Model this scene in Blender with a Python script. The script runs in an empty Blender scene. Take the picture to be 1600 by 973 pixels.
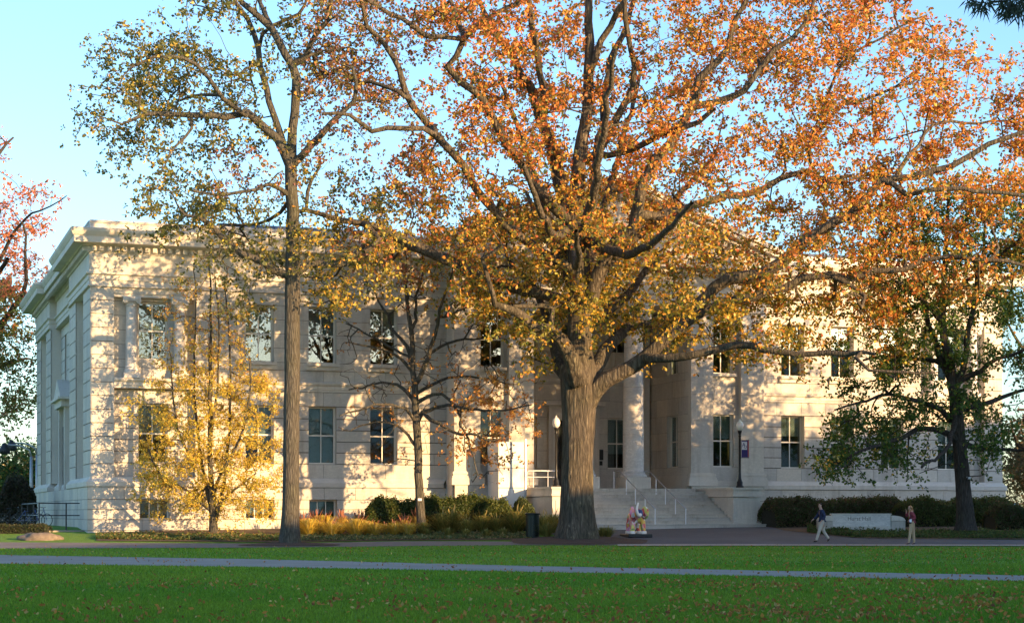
import bpy, bmesh, math, random
import numpy as np
from mathutils import Vector, Matrix
R = math.radians
random.seed(7); rng = np.random.default_rng(7)
SC = bpy.context.scene; COL = SC.collection
# ------------------------------------------------------------------ camera, sky, sun
F = 2843.0; EYE = 1.5
cam = bpy.data.cameras.new('camera'); camo = bpy.data.objects.new('camera', cam); COL.objects.link(camo)
cam.sensor_width = 36; cam.lens = 36 * F / 1600; cam.shift_y = 313.5 / 1600
cam.clip_start = .5; cam.clip_end = 4000
camo.location = (0, 0, EYE); camo.rotation_euler = (R(90), 0, 0); SC.camera = camo
SUN_DIR = Vector((.78, -.62, 0)).normalized(); SUN_EL = 9.5
W = bpy.data.worlds.new('World'); SC.world = W; W.use_nodes = True
nt = W.node_tree; nt.nodes.clear()
sky = nt.nodes.new('ShaderNodeTexSky'); sky.sky_type = 'NISHITA'; sky.sun_disc = False
sky.sun_elevation = R(SUN_EL); sky.sun_rotation = math.atan2(SUN_DIR.x, SUN_DIR.y)
sky.air_density = 1.0; sky.dust_density = .8; sky.ozone_density = 3.2
bg = nt.nodes.new('ShaderNodeBackground'); bg.inputs[1].default_value = .14
wo = nt.nodes.new('ShaderNodeOutputWorld')
nt.links.new(sky.outputs[0], bg.inputs[0]); nt.links.new(bg.outputs[0], wo.inputs[0])
sl = bpy.data.lights.new('sun', 'SUN'); so = bpy.data.objects.new('sun', sl); COL.objects.link(so)
sl.energy = 3.8; sl.angle = R(.5); sl.color = (1, .62, .285)
sd = Vector((SUN_DIR.x * math.cos(R(SUN_EL)), SUN_DIR.y * math.cos(R(SUN_EL)), math.sin(R(SUN_EL))))
so.rotation_euler = sd.to_track_quat('Z', 'Y').to_euler(); so.location = (80, -60, 60)
SC.view_settings.view_transform = 'Standard'; SC.view_settings.look = 'None'
SC.view_settings.exposure = 1.75; SC.view_settings.gamma = 1
SC.cycles.max_bounces = 6; SC.cycles.diffuse_bounces = 4; SC.cycles.transparent_max_bounces = 12
SC.cycles.use_denoising = True

# ------------------------------------------------------------------ helpers
def gz(y):
    return float(np.interp(y, [76, 80, 92.4], [0, .1, .75]))
def at(px, py, d): return Vector(((px - 800) * d / F, d, EYE + (800 - py) * d / F))
def ground_at(px, py):
    lo, hi = 5, 400
    for _ in range(50):
        m = (lo + hi) / 2
        if (EYE - gz(m)) * F / m > py - 800: lo = m
        else: hi = m
    d = lo
    return Vector(((px - 800) * d / F, d, gz(d)))
CA, SA = .944824, .327578
C0 = Vector((-.2318 * 88, 88, 0))
def loc2w(u, v, w=0): return Vector((C0.x + u * CA - v * SA, 88 + u * SA + v * CA, w))
def U(px, v=0):
    a = (px - 800) / F; x0 = C0.x - v * SA; z0 = 88 + v * CA
    return (a * z0 - x0) / (CA - SA * a)

def tag(o, label=None, cat=None, group=None, kind=None):
    if label: o['label'] = label
    if cat: o['category'] = cat
    if group: o['group'] = group
    if kind: o['kind'] = kind
    return o
def empty(name, loc, rz=0, **k):
    o = bpy.data.objects.new(name, None); COL.objects.link(o); o.location = loc; o.rotation_euler = (0, 0, rz)
    o.empty_display_size = .2
    return tag(o, **k)
def link(name, me, parent=None, loc=(0, 0, 0), rz=0, **k):
    o = bpy.data.objects.new(name, me); COL.objects.link(o); o.location = loc; o.rotation_euler = (0, 0, rz)
    if parent: o.parent = parent
    return tag(o, **k)
def mesh(name, verts, faces, mat, smooth=False, colors=None):
    me = bpy.data.meshes.new(name)
    if isinstance(verts, np.ndarray) and isinstance(faces, np.ndarray):
        k = faces.shape[1]; nf = len(faces)
        me.vertices.add(len(verts)); me.vertices.foreach_set('co', verts.astype(np.float32).ravel())
        me.loops.add(nf * k); me.loops.foreach_set('vertex_index', faces.astype(np.int32).ravel())
        me.polygons.add(nf); me.polygons.foreach_set('loop_start', np.arange(0, nf * k, k, dtype=np.int32))
        try: me.polygons.foreach_set('loop_total', np.full(nf, k, dtype=np.int32))
        except Exception: pass
    else:
        me.from_pydata([tuple(v) for v in verts], [], [tuple(f) for f in faces])
    if colors is not None:
        a = me.color_attributes.new('Col', 'FLOAT_COLOR', 'POINT')
        c = np.ones((len(colors), 4), np.float32); c[:, :3] = colors
        a.data.foreach_set('color', c.ravel())
    me.update(calc_edges=True); me.validate()
    if mat: me.materials.append(mat)
    if smooth: me.polygons.foreach_set('use_smooth', np.ones(len(me.polygons), bool))
    return me
class MB:
    "collects shapes for one mesh"
    def __init__(s): s.v = []; s.f = []
    def add(s, vs, fs):
        b = len(s.v); s.v += [tuple(x) for x in vs]; s.f += [tuple(b + i for i in f) for f in fs]; return s
    def box(s, x0, x1, y0, y1, z0, z1):
        return s.add([(x0, y0, z0), (x1, y0, z0), (x1, y1, z0), (x0, y1, z0), (x0, y0, z1), (x1, y0, z1), (x1, y1, z1), (x0, y1, z1)],
                     [(0, 3, 2, 1), (4, 5, 6, 7), (0, 1, 5, 4), (1, 2, 6, 5), (2, 3, 7, 6), (3, 0, 4, 7)])
    def tube(s, pts, rad, n=8, cap=True):
        pts = [Vector(p) for p in pts]
        if not hasattr(rad, '__len__'): rad = [rad] * len(pts)
        t = (pts[1] - pts[0]).normalized(); ref = Vector((1, 0, 0)) if abs(t.x) < .8 else Vector((0, 1, 0))
        nrm = (ref - t * ref.dot(t)).normalized(); vs = []; fs = []
        for i, p in enumerate(pts):
            t = (pts[min(i + 1, len(pts) - 1)] - pts[max(i - 1, 0)]).normalized()
            nrm = (nrm - t * nrm.dot(t)).normalized(); bi = t.cross(nrm)
            for k in range(n):
                a = 2 * math.pi * k / n; vs.append(p + (nrm * math.cos(a) + bi * math.sin(a)) * rad[i])
        for i in range(len(pts) - 1):
            for k in range(n):
                a = i * n + k; b = i * n + (k + 1) % n; fs.append((a, b, b + n, a + n))
        if cap: fs.append(tuple(range(n - 1, -1, -1))); fs.append(tuple(range((len(pts) - 1) * n, len(pts) * n)))
        return s.add(vs, fs)
    def lathe(s, prof, n=16, c=(0, 0, 0)):
        vs = []; fs = []
        for r, z in prof:
            for k in range(n):
                a = 2 * math.pi * k / n; vs.append((c[0] + r * math.cos(a), c[1] + r * math.sin(a), c[2] + z))
        m = len(prof)
        for i in range(m - 1):
            for k in range(n):
                a = i * n + k; b = i * n + (k + 1) % n; fs.append((a, b, b + n, a + n))
        fs.append(tuple(range(n - 1, -1, -1))); fs.append(tuple(range((m - 1) * n, m * n)))
        return s.add(vs, fs)
    def ball(s, c, r, n=12, m=8):
        if not hasattr(r, '__len__'): r = (r, r, r)
        vs = []; fs = []
        for i in range(1, m):
            th = math.pi * i / m
            for k in range(n):
                a = 2 * math.pi * k / n
                vs.append((c[0] + r[0] * math.sin(th) * math.cos(a), c[1] + r[1] * math.sin(th) * math.sin(a), c[2] - r[2] * math.cos(th)))
        b = len(vs); vs += [(c[0], c[1], c[2] - r[2]), (c[0], c[1], c[2] + r[2])]
        for i in range(m - 2):
            for k in range(n):
                a = i * n + k; d = i * n + (k + 1) % n; fs.append((a, d, d + n, a + n))
        for k in range(n):
            fs.append((b, (k + 1) % n, k)); fs.append((b + 1, (m - 2) * n + k, (m - 2) * n + (k + 1) % n))
        return s.add(vs, fs)
    def mesh(s, name, mat, smooth=False):
        return mesh(name, s.v, s.f, mat, smooth)
    def build(s, name, mat, parent=None, loc=(0, 0, 0), rz=0, smooth=False, bevel=0, **k):
        o = link(name, s.mesh(name, mat, smooth), parent, loc, rz, **k)
        if bevel:
            b = o.modifiers.new('bevel', 'BEVEL'); b.width = bevel; b.segments = 2; b.limit_method = 'ANGLE'
        return o

# ------------------------------------------------------------------ materials
def newmat(name):
    m = bpy.data.materials.new(name); m.use_nodes = True
    return m, m.node_tree, m.node_tree.nodes['Principled BSDF']
def nd(t, typ, **k):
    n = t.nodes.new(typ)
    for a, b in k.items(): setattr(n, a, b)
    return n
def ramp(t, stops, fac):
    r = nd(t, 'ShaderNodeValToRGB'); e = r.color_ramp.elements
    while len(e) < len(stops): e.new(.5)
    for i, (p, c) in enumerate(stops): e[i].position = p; e[i].color = (*c, 1)
    t.links.new(fac, r.inputs[0]); return r.outputs[0]
def mixc(t, fac, a, b, mode='MIX'):
    m = nd(t, 'ShaderNodeMix', data_type='RGBA', blend_type=mode)
    for sock, v in ((m.inputs[0], fac), (m.inputs[6], a), (m.inputs[7], b)):
        if hasattr(v, 'type'): t.links.new(v, sock)
        else: sock.default_value = v if not isinstance(v, tuple) else (*v, 1)
    return m.outputs[2]
def noise(t, scale, detail=4, vec=None, rough=.55, dist=0):
    n = nd(t, 'ShaderNodeTexNoise'); n.inputs['Scale'].default_value = scale; n.inputs['Detail'].default_value = detail
    n.inputs['Roughness'].default_value = rough; n.inputs['Distortion'].default_value = dist
    if vec is not None: t.links.new(vec, n.inputs['Vector'])
    return n.outputs[0]
def coords(t, scale=(1, 1, 1), kind='pos'):
    if kind == 'pos': v = nd(t, 'ShaderNodeNewGeometry').outputs['Position']
    else: v = nd(t, 'ShaderNodeTexCoord').outputs['Object']
    m = nd(t, 'ShaderNodeMapping'); m.inputs['Scale'].default_value = scale; t.links.new(v, m.inputs[0]); return m.outputs[0]
def bump(t, bsdf, h, dist=.02, strength=.6):
    b = nd(t, 'ShaderNodeBump'); b.inputs['Distance'].default_value = dist; b.inputs['Strength'].default_value = strength
    t.links.new(h, b.inputs['Height']); t.links.new(b.outputs[0], bsdf.inputs['Normal'])
def plain(name, col, rough=.6, metal=0, var=.0, scale=8):
    m, t, b = newmat(name); b.inputs['Roughness'].default_value = rough; b.inputs['Metallic'].default_value = metal
    if var:
        c = ramp(t, [(.3, tuple(x * (1 - var) for x in col)), (.7, tuple(min(1, x * (1 + var)) for x in col))], noise(t, scale, 5, coords(t)))
        t.links.new(c, b.inputs['Base Color'])
    else: b.inputs['Base Color'].default_value = (*col, 1)
    return m
def stone(name, base, rnd, vein=.5, stain=.5):
    m, t, b = newmat(name); b.inputs['Roughness'].default_value = .72
    v = coords(t)
    n1 = noise(t, .35, 5, v, .6); n2 = noise(t, 2.2, 6, coords(t, (1, 1, 2.6)), .65, 1.4); n3 = noise(t, 22, 4, v)
    c = ramp(t, [(.35, tuple(x * .90 for x in base)), (.65, tuple(x * 1.04 for x in base))], n1)
    if rnd == 'obj': r = nd(t, 'ShaderNodeObjectInfo').outputs['Random']
    elif rnd == 'attr': r = nd(t, 'ShaderNodeVertexColor', layer_name='Col').outputs[0]
    else: r = noise(t, .8, 1, v)
    c = mixc(t, .85, c, ramp(t, [(0, (.74, .75, .78)), (.5, (.92, .91, .89)), (1, (1, .96, .90))], r), 'MULTIPLY')
    c = mixc(t, vein, c, ramp(t, [(.40, (1, 1, 1)), (.52, (.76, .77, .79)), (.60, (1, 1, 1))], n2), 'MULTIPLY')
    ns = noise(t, .9, 6, coords(t, (1.6, 1.6, .22)), .7)
    c = mixc(t, stain, c, ramp(t, [(.5, (1, 1, 1)), (.78, (.60, .57, .52))], ns), 'MULTIPLY')
    t.links.new(c, b.inputs['Base Color'])
    bump(t, b, n3, .004, .35)
    return m
STB = (.66, .625, .56)
M = {}
M['block'] = stone('marble_block', STB, 'obj', .55, .85); M['blocks'] = stone('marble_blocks', STB, 'attr', .55, .85)
M['stone'] = stone('marble', STB, 'n', .45, .4); M['joint'] = plain('mortar', (.17, .15, .125), .9, 0, .2)
M['trim'] = stone('marble_trim', (.69, .65, .58), 'n', .3, .75)
M['column'] = stone('marble_column', (.74, .72, .69), 'n', .9, .15)
M['step'] = stone('marble_step', (.60, .55, .48), 'obj', .5, 1.0)
M['paint'] = plain('white_window_paint', (.74, .70, .62), .45, 0, .04)
M['rampwall'] = plain('painted_ramp_wall', (.72, .71, .70), .7, 0, .05, 1)
M['dark'] = plain('dark_interior', (.03, .028, .025), .9)
M['room'] = plain('room_wall', (.22, .18, .12), .9)
M['blind'] = plain('window_blind', (.44, .47, .47), .8, 0, .08, 3)
M['curtain'] = plain('window_curtain', (.45, .40, .28), .9, 0, .1, 6)
M['slate'] = plain('roof_slate', (.16, .165, .18), .6, 0, .2, 3)
M['black'] = plain('black_cast_iron', (.012, .014, .016), .4, .2)
M['iron'] = plain('dark_rail_paint', (.02, .022, .028), .5)
M['steel'] = plain('grey_rail_metal', (.42, .43, .45), .4, .6)
M['whiterail'] = plain('white_rail_metal', (.75, .76, .78), .4)
M['bronze'] = plain('dark_plaque', (.012, .011, .012), .5)
M['can'] = plain('green_black_bin', (.012, .022, .018), .35, .1, .1)
m, t, b = newmat('lamp_globe'); b.inputs['Base Color'].default_value = (.85, .83, .78, 1); b.inputs['Roughness'].default_value = .25
b.inputs['Subsurface Weight'].default_value = .3; M['globe'] = m
# window glass: mirror at grazing, clear otherwise
m = bpy.data.materials.new('window_glass'); m.use_nodes = True; t = m.node_tree; t.nodes.clear()
gl = nd(t, 'ShaderNodeBsdfGlossy'); gl.inputs['Roughness'].default_value = .015; gl.inputs['Color'].default_value = (.92, .96, 1, 1)
tr = nd(t, 'ShaderNodeBsdfTransparent'); tr.inputs[0].default_value = (.72, .78, .76, 1)
lw = nd(t, 'ShaderNodeFresnel'); lw.inputs[0].default_value = 1.75
nb = nd(t, 'ShaderNodeBump'); nb.inputs['Distance'].default_value = .02; nb.inputs['Strength'].default_value = .12
t.links.new(noise(t, 1.6, 2, coords(t)), nb.inputs['Height']); t.links.new(nb.outputs[0], gl.inputs['Normal'])
mad = nd(t, 'ShaderNodeMath', operation='MULTIPLY_ADD'); mad.inputs[1].default_value = .65; mad.inputs[2].default_value = .05
t.links.new(lw.outputs[0], mad.inputs[0])
mx = nd(t, 'ShaderNodeMixShader'); t.links.new(mad.outputs[0], mx.inputs[0]); t.links.new(tr.outputs[0], mx.inputs[1]); t.links.new(gl.outputs[0], mx.inputs[2])
ou = nd(t, 'ShaderNodeOutputMaterial'); t.links.new(mx.outputs[0], ou.inputs[0]); M['glass'] = m
def bark(name, c0, c1, c2, sc=1.0):
    m, t, b = newmat(name); b.inputs['Roughness'].default_value = .9
    v = coords(t, (9 * sc, 9 * sc, 1.3 * sc)); n1 = noise(t, 1, 7, v, .7, .8); n2 = noise(t, .7, 3, coords(t)); 
    vo = nd(t, 'ShaderNodeTexVoronoi', feature='DISTANCE_TO_EDGE'); vo.inputs['Scale'].default_value = 1.0
    t.links.new(coords(t, (7 * sc, 7 * sc, 1.1 * sc)), vo.inputs['Vector'])
    c = ramp(t, [(.3, c0), (.55, c1), (.75, c2)], n1)
    c = mixc(t, .7, c, ramp(t, [(0, (.35, .33, .3)), (.25, (1, 1, 1))], vo.outputs[0]), 'MULTIPLY')
    c = mixc(t, .5, c, ramp(t, [(.45, (1, 1, 1)), (.7, (.72, .82, .5))], n2), 'MULTIPLY')
    t.links.new(c, b.inputs['Base Color'])
    a = nd(t, 'ShaderNodeMath', operation='ADD'); t.links.new(n1, a.inputs[0]); t.links.new(vo.outputs[0], a.inputs[1])
    bump(t, b, a.outputs[0], .09, .9); return m
M['bark'] = bark('oak_bark', (.030, .024, .018), (.11, .09, .064), (.34, .28, .20))
M['bark2'] = bark('smooth_bark', (.05, .045, .035), (.11, .10, .08), (.18, .165, .135), 1.6)
M['bark3'] = bark('dark_bark', (.03, .025, .02), (.075, .06, .05), (.13, .11, .09), 1.5)
def leafmat(name, trans=.4, rough=.55):
    m = bpy.data.materials.new(name); m.use_nodes = True; t = m.node_tree; t.nodes.clear()
    vc = nd(t, 'ShaderNodeVertexColor', layer_name='Col')
    d = nd(t, 'ShaderNodeBsdfDiffuse'); tl = nd(t, 'ShaderNodeBsdfTranslucent'); g = nd(t, 'ShaderNodeBsdfGlossy'); g.inputs['Roughness'].default_value = rough
    g.inputs['Color'].default_value = (.5, .5, .5, 1)
    t.links.new(vc.outputs[0], d.inputs[0])
    gm = nd(t, 'ShaderNodeGamma'); gm.inputs[1].default_value = .85; t.links.new(vc.outputs[0], gm.inputs[0]); t.links.new(gm.outputs[0], tl.inputs[0])
    m1 = nd(t, 'ShaderNodeMixShader'); m1.inputs[0].default_value = trans; t.links.new(d.outputs[0], m1.inputs[1]); t.links.new(tl.outputs[0], m1.inputs[2])
    m2 = nd(t, 'ShaderNodeMixShader'); m2.inputs[0].default_value = .05; t.links.new(m1.outputs[0], m2.inputs[1]); t.links.new(g.outputs[0], m2.inputs[2])
    o = nd(t, 'ShaderNodeOutputMaterial'); t.links.new(m2.outputs[0], o.inputs[0]); return m
M['leaf'] = leafmat('leaf', .5); M['blade'] = leafmat('grass_blade', .25, .6)
m, t, b = newmat('lawn'); b.inputs['Roughness'].default_value = .95
v = coords(t); n1 = noise(t, .12, 6, v, .7); n2 = noise(t, 3.5, 7, v, .8); n3 = noise(t, 60, 3, v)
c = ramp(t, [(.28, (.085, .21, .008)), (.62, (.14, .29, .012)), (.8, (.21, .27, .03))], n1)
c = mixc(t, .8, c, ramp(t, [(.3, (.55, .6, .55)), (.7, (1.15, 1.1, 1.0))], n2), 'MULTIPLY')
t.links.new(c, b.inputs['Base Color']); bump(t, b, n3, .05, .8); M['lawn'] = m
def paving(name, c0, c1, sc=30):
    m, t, b = newmat(name); b.inputs['Roughness'].default_value = .9; v = coords(t)
    c = ramp(t, [(.3, c0), (.7, c1)], noise(t, sc, 4, v, .7))
    c = mixc(t, .6, c, ramp(t, [(.35, (.75, .75, .75)), (.65, (1.1, 1.1, 1.1))], noise(t, .5, 5, v)), 'MULTIPLY')
    t.links.new(c, b.inputs['Base Color']); bump(t, b, noise(t, 40, 4, v), .01, .5); return m
M['path'] = paving('grey_concrete_path', (.24, .205, .165), (.33, .285, .235))
M['brickpath'] = paving('reddish_brown_path', (.15, .12, .105), (.22, .18, .155))
M['asphalt'] = paving('asphalt', (.085, .082, .084), (.135, .13, .13))
M['edging'] = paving('tan_edging', (.36, .29, .23), (.48, .40, .32))
M['mulch'] = paving('brown_mulch', (.035, .02, .014), (.10, .055, .035), 25)
M['soil'] = paving('leaf_litter_bed', (.06, .04, .02), (.16, .095, .045), 14)

# ------------------------------------------------------------------ terrain and paths
def ground():
    xs = sorted(set(list(np.arange(-60, 81, 4)) + [-800, -400, -200, -120, -90, 100, 150, 250, 400, 800]))
    ys = sorted(set(list(np.arange(10, 76, 4)) + [-600, -300, -150, -80, -40, -10, 76, 80, 84, 88, 92.4, 100, 120, 160, 250, 500, 1000, 2500]))
    vs = [(x, y, gz(y)) for y in ys for x in xs]; n = len(xs)
    fs = [(j * n + i, j * n + i + 1, (j + 1) * n + i + 1, (j + 1) * n + i) for j in range(len(ys) - 1) for i in range(n - 1)]
    link('lawn', mesh('lawn', vs, fs, M['lawn']), kind='structure')
ground()
def sheet(name, front, back, mat, dz, n=60, rows=12, **k):
    "draped strip between two edge polylines given as ground points"
    def res(pl):
        pl = [Vector(p) for p in pl]; L = [0]
        for a, b in zip(pl, pl[1:]): L.append(L[-1] + (b - a).length)
        out = []
        for i in range(n + 1):
            s = L[-1] * i / n; j = max(1, min(len(L) - 1, np.searchsorted(L, s))); a = (s - L[j - 1]) / (L[j] - L[j - 1]); out.append(pl[j - 1].lerp(pl[j], a))
        return out
    A, B = res(front), res(back); vs = []
    if name == 'path':
        for i_, (a, b) in enumerate(zip(A, B)):
            a.y += .07 * math.sin(i_ * 1.9) + random.uniform(-.07, .07); b.y += .09 * math.sin(i_ * 1.3) + random.uniform(-.09, .09)
    for j in range(rows + 1):
        for a, b in zip(A, B):
            p = a.lerp(b, j / rows); vs.append((p.x, p.y, gz(p.y) + dz))
    w = n + 1
    fs = [(j * w + i, j * w + i + 1, (j + 1) * w + i + 1, (j + 1) * w + i) for j in range(rows) for i in range(n)]
    return link(name, mesh(name, vs, fs, mat), kind='structure', **k)
G = ground_at
def ext(pl, a, b):
    p = [Vector(x) for x in pl]
    return [p[0] + (p[0] - p[1]).normalized() * a] + p + [p[-1] + (p[-1] - p[-2]).normalized() * b]
lf = [G(0, 880.5), G(400, 886), G(800, 893), G(1200, 900.5), G(1600, 908)]; lb = [G(0, 867), G(400, 873.5), G(800, 883.5), G(1200, 891.5), G(1600, 899)]
sheet('path', ext(lf, 60, 40), ext(lb, 60, 40), M['path'], .012, 300)
sheet('brick_path', ext([G(0, 856.5), G(400, 855), G(800, 851.5), G(1600, 852)], 60, 60),
      ext([G(0, 847), G(440, 849), G(640, 845), G(850, 846), G(1050, 846), G(1300, 846), G(1600, 844)], 60, 60), M['brickpath'], .012, 90, 10)
sheet('plaza', [G(905, 849), G(1000, 849.5), G(1600, 850), Vector((60, 79.5, 0))], [loc2w(21, -6.2), loc2w(33.3, -6.2), loc2w(34.5, -8.5), G(1265, 834), G(1340, 841), G(1600, 843.5), Vector((60, 83, 0))], M['asphalt'], .022, 90, 24)
sheet('path_edging', [G(965, 853.2), G(1200, 852.8), G(1600, 853.4), Vector((60, 79, 0))], [G(965, 850.6), G(1200, 850.6), G(1600, 851.2), Vector((60, 79.5, 0))], M['edging'], .034, 60, 3)
def mound(name, cx, cy, rx, ry, h, mat):
    vs = [(cx, cy, gz(cy) + h)]; n = 40; rings = 6
    for r in range(1, rings + 1):
        f = r / rings
        for k in range(n):
            a = 2 * math.pi * k / n; w = 1 + .06 * math.sin(3 * a + cx) + .04 * math.sin(7 * a)
            x = cx + rx * f * w * math.cos(a); y = cy + ry * f * w * math.sin(a)
            vs.append((x, y, gz(y) + .03 + h * (1 - f * f) + random.uniform(-.012, .012) * (r < rings)))
    fs = [(0, 1 + k, 1 + (k + 1) % n) for k in range(n)]
    for r in range(rings - 1):
        for k in range(n):
            a = 1 + r * n + k; b = 1 + r * n + (k + 1) % n; fs.append((a, a + n, b + n, b))
    link(name, mesh(name, vs, fs, mat), kind='structure')
mound('mulch_ring', -9.7, 79.0, 2.2, 1.5, .10, M['mulch'])
mound('mulch_ring', 3.0, 82.0, 3.1, 2.9, .14, M['mulch'])
sheet('planting_bed', [G(150, 845), G(440, 847), G(640, 844), G(850, 843)], [loc2w(.5, -.2), loc2w(8, -.2), loc2w(14, -.3), loc2w(20.5, -1.6)], M['soil'], .03, 60, 12)
sheet('planting_bed', [G(1225, 829), G(1270, 834), G(1340, 841), G(1600, 843), Vector((50, 84.5, 0))], [loc2w(33.6, -4.5), loc2w(36.5, -.3), loc2w(42, -.3), loc2w(51, -.3), loc2w(60, -.3)], M['soil'], .036, 60, 12)

# ------------------------------------------------------------------ the hall
HALL = empty('university_hall', C0, math.atan2(SA, CA), label='long white marble neoclassical hall with a columned portico and front steps, behind the trees', cat='building')
BL = []   # stone blocks: (x0,x1,y0,y1,z0,z1)
BK = MB() # backing
def fr(kind, base=0):
    if kind == 'F': return lambda s, d, w: (s, -d + base, w)       # faces the lawn
    if kind == 'L': return lambda s, d, w: (base - d, s, w)        # faces left
    if kind == 'R': return lambda s, d, w: (base + d, s, w)
def minus(iv, holes):
    out = [iv]
    for a, b in holes:
        nx = []
        for p, q in out:
            if b <= p or a >= q: nx.append((p, q)); continue
            if a > p: nx.append((p, a))
            if b < q: nx.append((b, q))
        out = nx
    return out
def panel(f, s0, s1, lines, holes=(), d=0, blk=1.5, gh=.022, gv=.012, reveal=.42, off=0, blocks=True, mat=None):
    w0, w1 = lines[0], lines[-1]
    ss = sorted(set([s0, s1] + [h[0] for h in holes] + [h[1] for h in holes])); ws = sorted(set([w0, w1] + [h[2] for h in holes] + [h[3] for h in holes]))
    ss = [x for x in ss if s0 <= x <= s1]; ws = [x for x in ws if w0 <= x <= w1]
    db = d - .028
    for a, b_ in zip(ss, ss[1:]):
        for c, e in zip(ws, ws[1:]):
            mx_, my_ = (a + b_) / 2, (c + e) / 2
            if any(h[0] < mx_ < h[1] and h[2] < my_ < h[3] for h in holes): continue
            BK.add([f(a, db, c), f(b_, db, c), f(b_, db, e), f(a, db, e)], [(0, 1, 2, 3)])
    for h in holes:
        a, b_, c, e = h; r = d - reveal
        RV.add([f(a, d - .03, c), f(a, d - .03, e), f(a, r, e), f(a, r, c)], [(0, 1, 2, 3)]); RV.add([f(b_, d - .03, c), f(b_, d - .03, e), f(b_, r, e), f(b_, r, c)], [(0, 1, 2, 3)])
        RV.add([f(a, d - .03, e), f(b_, d - .03, e), f(b_, r, e), f(a, r, e)], [(0, 1, 2, 3)]); RV.add([f(a, d - .03, c), f(b_, d - .03, c), f(b_, r, c), f(a, r, c)], [(0, 1, 2, 3)])
    if not blocks: return
    for j, (c, e) in enumerate(zip(lines, lines[1:])):
        hs = [(h[0], h[1]) for h in holes if h[2] < e - .02 and h[3] > c + .02]
        for p, q in minus((s0, s1), hs):
            n = max(1, round((q - p) / blk))
            cuts = [p + (q - p) * i / n for i in range(n + 1)]
            if n > 1 and (j + off) % 2: cuts = [p] + [x + (q - p) / n / 2 for x in cuts[:-1]] + [q]
            for a, b_ in zip(cuts, cuts[1:]):
                if b_ - a < .06: continue
                ga = gv / 2 if a > p + 1e-4 else 0; gb = gv / 2 if b_ < q - 1e-4 else 0
                jit = random.uniform(-.004, .004)
                A = f(a + ga, d - .06, c + gh / 2); B = f(b_ - gb, d + jit, e - gh / 2)
                BL.append(tuple(v for i in range(3) for v in sorted((A[i], B[i]))))
RV = MB()
def mould(name, f, s0, s1, prof, mat=None, m0=0, m1=0):
    "extrude closed profile [(d,w)] along s; m0/m1 = mitre factors"
    n = len(prof); vs = [f(s0 - m0 * d, d, w) for d, w in prof] + [f(s1 + m1 * d, d, w) for d, w in prof]
    fs = [(i, (i + 1) % n, n + (i + 1) % n, n + i) for i in range(n)] + [tuple(range(n - 1, -1, -1)), tuple(range(n, 2 * n))]
    return MB().add(vs, fs).build(name, mat or M['trim'], HALL)
def sweep(name, outline, prof, mat=None, closed=True, skip=()):
    n = len(outline); k = len(prof); vs = []; fs = []
    nrm = []
    for i in range(n):
        a = Vector(outline[i]); b = Vector(outline[(i + 1) % n]); t_ = (b - a).normalized(); nrm.append(Vector((t_.y, -t_.x)))
    for i in range(n):
        na, nb_ = nrm[i - 1], nrm[i]; bis = na + nb_ if (na + nb_).length > 1e-3 else nb_
        bis = bis / (1 + na.dot(nb_)) if na.dot(nb_) > -.99 else nb_
        for d, w in prof: vs.append((outline[i][0] + bis.x * d, outline[i][1] + bis.y * d, w))
    for i in range(n):
        if i in skip: continue
        j = (i + 1) % n
        for q in range(k): 
            r_ = (q + 1) % k; fs.append((i * k + q, j * k + q, j * k + r_, i * k + r_))
    return MB().add(vs, fs).build(name, mat or M['trim'], HALL)
FW = fr('F', 0); FP = fr('F', -1.2); LS = fr('L', 0)
OUT = [(0, 0), (18, 0), (18, -1.2), (35.5, -1.2), (35.5, 0), (51.5, 0), (51.5, 32), (0, 32), (0, 22), (.4, 22), (.4, 10), (0, 10)]
LOW = [3.2, 3.93, 4.5, 5.06, 5.63, 6.2, 6.82, 7.55]; UPP = [8.05, 8.6, 9.0, 9.71, 10.42, 11.12, 11.83, 12.43]; BAS = [.0, .62, 1.15, 1.64, 2.13, 2.74]
WH = .72; UW = (9.0, 11.83); LW = (3.93, 6.82); BW = (1.15, 2.13)
def holes(cs, z, hw=WH): return [(c - hw, c + hw, z[0], z[1]) for c in cs]
LC = [8.28, 11.48, 14.68]; RC = [38.0, 41.1, 44.25]
# wings
for (a, b_, cs, end) in ((5.07, 18, LC, 0), (36.0 - .5, 46.1, RC, 1)):
    panel(FW, a, b_, LOW, holes(cs, LW), 0, 1.55, .05, .02); panel(FW, a, b_, UPP, holes(cs, UW), 0, 1.7, .024, .016)
    panel(FW, a, b_, BAS, holes(cs, BW), .14, 1.7, .035, .02)
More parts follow.
